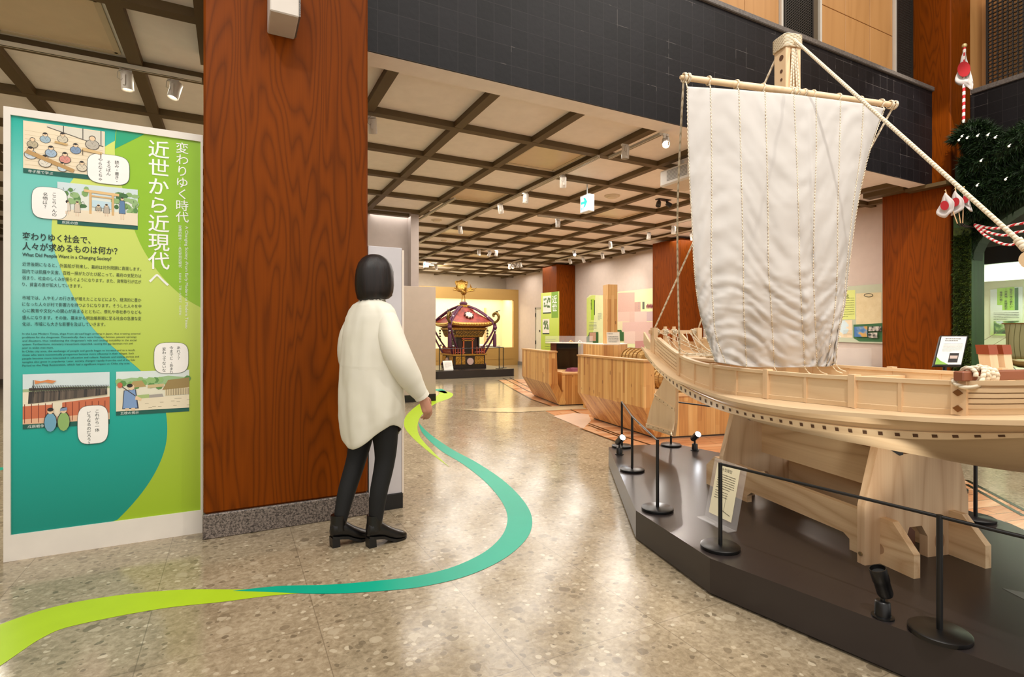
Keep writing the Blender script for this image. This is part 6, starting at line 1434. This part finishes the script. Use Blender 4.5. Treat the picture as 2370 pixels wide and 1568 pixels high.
# trousers
b = MB(); ell_loft(b, [(0, 0, .74, .085, .13), (0, 0, .84, .10, .15), (0, 0, .95, .098, .142)])
for hip, kn, an in ((V((0, -.075, .82)), V((.025, -.075, .48)), RA), (V((-.01, .075, .82)), V((-.05, .09, .48)), LA)): limb(b, [hip, (hip + kn) / 2 + V((.01, 0, 0)), kn, (kn + an) / 2 + V((-.015, 0, 0)), an + V((-.004, 0, .03))], [.093, .078, .058, .05, .036], 16)
tr = b.build('trousers', flat('09090b', .75, name='black_trousers'), per); m = tr.modifiers.new('fuse', 'REMESH'); m.mode = 'VOXEL'; m.voxel_size = .009; m.use_smooth_shade = True; m = tr.modifiers.new('soften', 'SMOOTH'); m.iterations = 4
M_boot = flat('0d0b0b', .3, name='black_leather')
for an, yaw_ in ((RA, R(-10)), (LA, R(-12))):
    Tt = MX.Translation((an.x, an.y, 0)) @ MX.Rotation(yaw_, 4, 'Z'); b = MB(Tt); n = 20
    # sections from heel to toe: x, half width, bottom z, top z
    secs = [(-.058, .012, .07, .10), (-.05, .028, .058, .135), (-.03, .036, .054, .15), (0, .037, .05, .15), (.035, .036, .042, .125), (.07, .037, .024, .098), (.105, .041, .010, .076), (.14, .040, .006, .058), (.168, .032, .006, .045), (.185, .014, .008, .03)]
    b.loft([[(x, hw * cos(2 * pi * k / n), (z0 + z1) / 2 + (z1 - z0) / 2 * math.copysign(abs(sin(2 * pi * k / n)) ** .75, sin(2 * pi * k / n))) for k in range(n)] for x, hw, z0, z1 in secs])
    b.loft([[(cx + a * cos(2 * pi * k / n), a * .86 * sin(2 * pi * k / n), z) for k in range(n)] for cx, z, a in ((-.008, .09, .046), (-.01, .12, .045), (-.008, .15, .046), (-.006, .175, .048), (-.006, .176, .040))])
    bt = b.build('ankle_boot', M_boot, per)
    b = MB(Tt); b.prism([(-.052, -.026, 0), (-.010, -.028, 0), (-.010, .028, 0), (-.052, .026, 0)], (-.003, 0, .056)).build('heel', M_black, bt)
    q_ = MB(Tt); q_.loft([[(x, hw * .96, z0 + .008), (x, -hw * .96, z0 + .008), (x, -hw * .96, max(0, z0 - .008)), (x, hw * .96, max(0, z0 - .008))] for x, hw, z0, z1 in secs[1:]], smooth=False); q_.build('sole', M_black, bt)

# ================================================================ GREENERY GATE
GX = 8.52
def GP(px, py, x=GX): return onX(px, py, x)
gate = thing('greenery_gate', (8.7, 2.2, 0), 0, label='tall arch gate covered with dark green fir garlands beside the right pillar', cat='gate'); Tg = MX.Translation(-gate.location)
yc0, yc1 = 3.47, 3.67
MB(Tg).box((8.62, yc0, 0), (8.97, yc1, 2.75)).build('gate_post', M_gpost, gate, label='green painted gate post')
MB(Tg).box((8.62, -.2, 0), (8.97, 0, 2.75)).build('gate_post', M_gpost, gate)
# arch board
b = MB(Tg); n = 24; out_ = []; inn_ = []
for i in range(n + 1):
    t_ = pi * i / n; y = 1.735 + 1.735 * cos(t_); inn_.append((y, 2.15 + .85 * sin(t_)))
prof = inn_ + [(-.2, 2.15), (-.2, 3.45), (3.67, 3.45), (3.67, 2.15)]
b.prism([(8.66, y, z) for y, z in prof], (.26, 0, 0)).build('arch_board', flat('152b12', .7), gate)
def blades(b, pts_n, ln, wd, rn):
    for p, nr in pts_n:
        d = (V(nr) + V((rn.uniform(-.5, .5), rn.uniform(-.5, .5), rn.uniform(-1.0, .15)))).normalized(); s_ = d.cross(V((rn.uniform(-1, 1), rn.uniform(-1, 1), rn.uniform(-1, 1)))).normalized() * wd; l = ln * rn.uniform(.5, 1.2)
        b.add([p - s_, p + s_, p + d * l], [(0, 1, 2)], False)
def garland(path, rad, n_, name, mat=M_leaf, ln=.10, wd=.008):
    P = curve_pts(path, 8); rn = random.Random(len(path) + n_); b = MB(Tg); rr = rad if isinstance(rad, (list, tuple)) else [rad] * len(P)
    if len(rr) != len(P): rr = [rr[0] + (rr[-1] - rr[0]) * i / (len(P) - 1) for i in range(len(P))]
    b.tube(P, [q * .85 for q in rr], 10); b.cm = 0
    q = []
    for _ in range(n_):
        i = rn.randrange(len(P) - 1); f = rn.random(); p = P[i].lerp(P[i + 1], f); t_ = (P[i + 1] - P[i]).normalized(); a = rn.uniform(0, 2 * pi); x = t_.cross(V((0, 0, 1))).normalized(); y = t_.cross(x); o = x * cos(a) + y * sin(a)
        q.append((p + o * rr[i] * .8, o))
    blades(b, q, ln, wd, rn); return b.build(name, mat, gate, kind='stuff')
g_ = lambda L_, x=GX: [GP(px, py, x) for px, py in L_]
garland(g_([(2237, 330), (2243, 318), (2254, 315), (2272, 326), (2290, 345)]), .19, 3800, 'garland')
garland(g_([(2232, 395), (2257, 387), (2310, 360), (2375, 318), (2440, 280)]), .17, 4200, 'garland')
garland(g_([(2230, 440), (2262, 432), (2320, 420), (2375, 400), (2440, 385)]), .14, 4200, 'garland')
garland(g_([(2231, 480), (2262, 475), (2320, 450), (2380, 432)]), .15, 3800, 'garland')
b = MB(Tg); rn = random.Random(9); q = []
for _ in range(3400):
    t_ = rn.uniform(0, pi * .62); y = 1.735 + (1.735 + rn.uniform(.0, .16)) * cos(t_); z = 2.15 + (.85 + rn.uniform(0, .25)) * sin(t_) + rn.uniform(-.02, .3); q.append((V((8.65, min(y, 3.66), z)), (-.7, 0, -.6)))
blades(b, q, .11, .009, rn); b.build('arch_foliage', M_leaf, gate, kind='stuff')
b = MB(Tg); q = [(V((8.615, rn.uniform(yc0, yc1), rn.uniform(.05, 2.5))), (-1, 0, .2)) for _ in range(4200)]
b.add([(8.618, yc0, 0), (8.618, yc1, 0), (8.618, yc1, 2.6), (8.618, yc0, 2.6)], [(0, 1, 2, 3)]); blades(b, q, .06, .007, rn); b.build('post_foliage', M_leaf2, gate, kind='stuff')
for px, py in ((2219, 327), (2238, 322), (2262, 317), (2286, 315), (2303, 321), (2335, 341), (2270, 375), (2327, 418), (2261, 432), (2226, 318)):
    p = GP(px, py, 8.27); d_ = MB(); d_.ball((0, 0, .012), .013, 10, 8)
    o = thing('small_bulb', p, 0, label='tiny white bulb in the fir garlands of the green gate', cat='bulb', group='tiny bulbs in the green gate'); d_.build('bulb', flat('f2f0e4', .3, 0, .5), o); MB().cyl((0, 0, .02), (.05, 0, .045), .006, n=6).build('socket', M_white, o)
M_flag = flat('cdc8c6', .8, name='flag_cloth'); M_red = flat('b01c26', .7, name='flag_red')
def flag(x, tip, foot, outline, disc, rx, ry, label, pole_mat, pole_r, group=None, ang=0):
    a, c_ = GP(*tip, x), GP(*foot, x); r = thing('flag', c_, 0, label=label, cat='flag', group=group); Tf = MX.Translation(-r.location)
    MB(Tf).cyl(a, c_, pole_r, n=8).build('pole', pole_mat, r); MB(Tf).ball(a, pole_r * 1.7, 10, 8).build('finial', flat('d9c48c', .3, .5), r)
    if group: MB(Tf).tube([c_, c_ + V((.06, 0, -.02)), V((8.62, c_.y + (.02 if c_.y < 3.5 else -.02), c_.z - .02))], .008, 6).build('holder', M_black, r)
    P = [GP(px, py, x - .02) for px, py in outline]; cen = sum(P, V()) / len(P)
    b = MB(Tf); rings = []
    for k in range(7):
        s_ = 1 - k / 7; rings.append([cen + (p - cen) * s_ + V((.014 * sin(9 * (p.z - cen.z) * s_ * 3 + k) * (1 - abs(s_ - .5)), 0, 0)) for p in curve_pts(P + [P[0]], 4)[:-1]])
    b.loft(rings, caps=False); b.add([v for v in rings[-1]], [tuple(range(len(rings[-1])))], False); cl = b.build('cloth', M_flag, r); md = cl.modifiers.new('t', 'SOLIDIFY'); md.thickness = .002
    d0 = GP(*disc, x - .042); b = MB(Tf); k_ = d0.x / F_PX * 1.05
    q = [];
    for i in range(24): t_ = 2 * pi * i / 24; u_, v_ = rx * cos(t_) * cos(ang) - ry * sin(t_) * sin(ang), rx * cos(t_) * sin(ang) + ry * sin(t_) * cos(ang); q.append(GP(disc[0] + u_, disc[1] + v_, x - .044))
    b.prism(q, (.003, 0, 0)).build('red_disc', M_red, cl); return r
flag(8.45, (2232, 106), (2230, 285), [(2231, 114), (2226, 130), (2218, 160), (2210, 186), (2216, 196), (2236, 200), (2251, 208), (2250, 178), (2240, 145), (2234, 118)], (2231, 160), 15, 18, 'large white flag with a red disc on a striped pole above the green gate', M_rwpole, .018, None, .15)
wd_ = flat('cfa77a', .5)
flag(8.12, (2188, 441), (2216, 518), [(2188, 446), (2181, 458), (2175, 475), (2167, 495), (2185, 505), (2197, 496), (2207, 487), (2208, 468), (2198, 456)], (2186, 476), 10, 11, 'leftmost of the three small red disc flags at the corner of the green gate', wd_, .006, 'small red disc flags')
flag(8.16, (2211, 436), (2223, 517), [(2211, 441), (2204, 452), (2200, 470), (2205, 488), (2200, 500), (2218, 492), (2232, 481), (2229, 462), (2218, 450)], (2211, 468), 9, 11, 'middle one of the three small red disc flags at the corner of the green gate', wd_, .006, 'small red disc flags', .5)
flag(8.20, (2231, 433), (2228, 517), [(2231, 437), (2228, 455), (2227, 470), (2236, 480), (2246, 490), (2251, 488), (2245, 470), (2238, 450)], (2235, 461), 7, 10, 'rightmost of the three small red disc flags at the corner of the green gate', wd_, .006, 'small red disc flags', .3)
for k, pts in enumerate((((2255, 520), (2290, 528), (2325, 527), (2380, 515), (2450, 500)), ((2256, 520), (2288, 538), (2330, 545), (2380, 534), (2450, 515)), ((2256, 522), (2280, 545), (2312, 562), (2340, 567), (2385, 559), (2450, 540)))):
    MB().tube(curve_pts([tuple(GP(*q, 8.5)) for q in pts[:-1]] + [(8.5, 1.7, 2.52 - .13 * k), (8.5, .8, 2.55 - .06 * k), (8.6, .02, 2.7)], 8), .016, 8).build('red_white_cord', M_rwcord, None, label=('uppermost', 'middle', 'lowest')[k] + ' of the three red and white twisted cords hanging in the green gate', cat='cord')

# ================================================================ SHOWCASE BEHIND THE GATE
r = thing('glazed_showcase', (11.2, 1.5, 0), 0, label='bright built in showcase with a black upper frame behind the green gate', cat='showcase'); Ti = MX.Translation(-r.location)
z1 = onX(2277, 574, 10.9).z; z0 = onX(2277, 613, 10.9).z; zs = onX(2277, 650, 11.2).z
MB(Ti).box((10.88, -2.9, z0), (11.0, 4.55, z1)).build('upper_frame', flat('10120f', .35), r); MB(Ti).box((10.88, -2.9, 0), (11.0, 4.55, .6)).build('lower_frame', flat('10120f', .35), r)
MB(Ti).box((11.0, -2.9, .56), (11.7, 4.55, .6)).build('shelf', flat('e3e6d2', .6), r); MB(Ti).box((11.7, -2.9, .5), (11.74, 4.55, 2.6)).build('back_wall', flat('dfe3c0', .7), r)
MB(Ti).box((11.0, -2.9, z0 + .1), (11.7, 4.55, z0 + .14)).build('lamp_soffit', flat('f4fff4', .5), r)
MB(Ti).box((11.4, -2.9, 2.06), (11.42, 4.55, z0 + .1)).build('light_shade', flat('eef6ea', .6), r)
MB(Ti).box((10.9, -2.8, .6), (10.906, 4.5, z0)).build('front_glass', M_glass, r)
lamp('AREA', (11.2, 2.6, z0 + .05), 55, (11.35, 2.6, .6), color=(.90, 1, .84), shape='RECTANGLE', size=3.4, size_y=.3)
pst = thing('poster', (11.68, 3.9, onX(2292, 776, 11.68).z), 0, label='white and lime poster with vertical black title inside the showcase behind the green gate', cat='poster'); Tp = MX.Translation(-pst.location)
def PP(px, py, k): q = onX(px, py, 11.68); return V((11.68 - .002 * k, q.y, q.z))
def pq(pts, k, mat, nm, par=pst):
    P = [PP(x, y, k) for x, y in pts]; nr = sum(((P[i].cross(P[(i + 1) % len(P)])) for i in range(len(P))), V())
    if nr.x > 0: P = P[::-1]
    return MB(Tp).prism(P, (.0015 if k else .015, 0, 0)).build(nm, mat, par)
sp_ = NT('poster_print', .5); zz = sp_.sep(sp_.world())[2]; sp_.col(sp_.ramp(sp_.math('DIVIDE', zz, 2.5), [(.45, 'b4d66a'), (.6, 'dfe8d4'), (.8, 'd9e8ee')]))
pq([(2292, 671), (2366, 664), (2366, 779), (2292, 776)], 0, sp_.m, 'sheet')
pq([(2308, 668), (2348, 664.5), (2348, 718.5), (2320, 718.5), (2320, 706.5), (2308, 706.5)], 1, flat('9fd24a', .5), 'title_block'); pq([(2348.5, 667), (2357, 666), (2357, 718.5), (2348.5, 718.5)], 1, flat('1f6a35', .5), 'title_strip')
t = MB(Tp)
for tx, px, a, b_ in (('稲毛海岸の賑わい', 2340.5, 668, 713), ('ー行楽地・民間航空', 2328.5, 668, 717), ('発祥の地ー', 2317, 675, 703)):
    o_ = PP(px, a, 2.6); o2 = PP(px, b_, 2.6); write_v(t, tx, o_, (0, -1, 0), UZ, (o_.z - o2.z) / (len(tx) * 1.0), 1.0, .01)
t.build('title_lettering', flat('223322', .5), pst)
t = MB(Tp); a = PP(2300, 723, 2.6); c_ = PP(2359, 741, 2.6); bars(t, a, (0, -1, 0), UZ, a.y - c_.y, a.z - c_.z, 5, .3, 3); t.build('body_lettering', flat('4b5548', .5), pst)
s = NT('garden_photo', .4); s.col(s.ramp(s.noise(s.world(), 9, 4), [(.35, '16301a'), (.5, '3f7a36'), (.58, '8fb05c'), (.7, 'cdd9dc')])); pq([(2300, 744), (2359, 743), (2359, 773), (2300, 773)], 1, s.m, 'garden_photo')
# model junk with yellow green sail in the showcase
p = onX(2352, 838, 10.5); jz = .78
r = thing('small_ship_model', (10.3, p.y * 10.3 / 10.5 - .33, 0), 0, label='small sailing ship model with a ribbed pale sail behind the green gate', cat='ship model')
MB().box((-.3, -1.0, 0), (.3, .6, .60)).build('table', flat('11100f', .4), r)
b = MB(); b.loft([[(.14 * w_ * cos(t_), y, .66 + zz + .1 * (1 + sin(t_)) * .5 * (1 + w_ * .1)) for t_ in [2 * pi * k / 12 for k in range(12)]] for y, w_, zz in ((.42, .3, .06), (.3, .7, .02), (.1, 1, 0), (-.3, 1, 0), (-.6, .7, .03), (-.8, .2, .09))]); b.build('hull', flat('b08a4c', .5), r)
for k in range(5): MB().cyl((-.12, .25 - .2 * k, .60), (-.16, .32 - .2 * k, .70), .006, n=5).build('support', flat('d8d2c4', .5), r)
MB().cyl((0, 0, .74), (0, 0, 1.36), .014, n=8).build('mast', flat('a5763a', .5), r)
s = NT('ribbed_pale_sail', .8); o = s.sep(s.coord()); st = s.math('LESS_THAN', s.math('FRACT', s.math('MULTIPLY', o[1], 16)), .14); s.col(s.mix(st, 'd5d29a', '8c8a55'))
b = MB(); vs = [(-.05 - .06 * sin(pi * j / 8) , -.55 + 1.0 * i / 12 - .04 * sin(pi * j / 8), .80 + .52 * j / 8) for j in range(9) for i in range(13)]; b.add(vs, [(j * 13 + i, j * 13 + i + 1, (j + 1) * 13 + i + 1, (j + 1) * 13 + i) for j in range(8) for i in range(12)], True); q = b.build('sail', s.m, r); md = q.modifiers.new('t', 'SOLIDIFY'); md.thickness = .003
MB().cyl((-.05, -.58, 1.325), (-.05, .48, 1.325), .009, n=6).build('yard', flat('a5763a', .5), r)
for y in (.4, .2): MB().tube([(-.05, y, 1.3), (-.1, y + .55, .86)], .003, 4).build('stay', flat('d8d0b0', .5), r)
# tablet sign
r = thing('sign_stand', atD(2205, 850, 4.15) * 1.0, 0, label='black framed information sheet on a stand before the brown pillar, behind the ship rail', cat='sign stand'); r.location.z = 0; Ti = MX.Translation(-r.location)
tl, tr_, br_, bl_ = atD(2177, 776, 4.22), atD(2241, 778.5, 4.22), atD(2225, 849, 4.05), atD(2160, 845, 4.05); br_.z = bl_.z = (br_.z + bl_.z) / 2; tl.z = tr_.z = (tl.z + tr_.z) / 2
ux = (tr_ - tl); uy = (bl_ - tl); bn = ux.cross(uy).normalized(); bn = bn if bn.dot(tl - V((0, 0, EYE))) < 0 else -bn
MB(Ti).prism([tl, tr_, br_, bl_], -bn * .02).build('frame', M_black, r)
def tq(a, b_, c_, d_, k): return [tl + ux * x + uy * y + bn * .0008 * k for x, y in ((a, d_), (b_, d_), (b_, c_), (a, c_))]
pg = MB(Ti).add(tq(.045, .955, .035, .965, 1), [(0, 1, 2, 3)]).build('sheet', flat('ece9e2', .5), r)
MB(Ti).add([tl + ux * x + uy * y + bn * .0016 for x, y in ((.045, .72), (.045, .965), (.5, .965), (.35, .9), (.2, .84))], [(0, 1, 2, 3, 4)]).build('green_corner', flat('8bb94a', .5), pg)
b = MB(Ti); b.use(flat('2a2626', .5)); b.add(tq(.47, .80, .60, .90, 3), [(0, 1, 2, 3)]); b.use(flat('c9b4a8', .5)); b.add(tq(.50, .77, .68, .78, 4), [(0, 1, 2, 3)]); b.build('photo', None, pg)
t = MB(Ti); un, vn = ux.normalized(), -uy.normalized(); bars(t, tl + ux * .2 + uy * .08 + bn * .003, un, vn, ux.length * .55, uy.length * .13, 2, .5, 2); bars(t, tl + ux * .18 + uy * .27 + bn * .003, un, vn, ux.length * .68, uy.length * .28, 7, .22, 5); t.build('lettering', flat('8d8a86', .5), pg)
cb_ = (bl_ + br_) / 2; MB(Ti).cyl((cb_.x + .03, cb_.y + .03, .02), (cb_.x + .03, cb_.y + .03, cb_.z + .03), .013, n=10).build('pole', M_black, r); MB(Ti).cyl((cb_.x + .03, cb_.y + .03, 0), (cb_.x + .03, cb_.y + .03, .02), .14, n=28).build('base', M_black, r)
bpy.data.objects.remove(_fo)
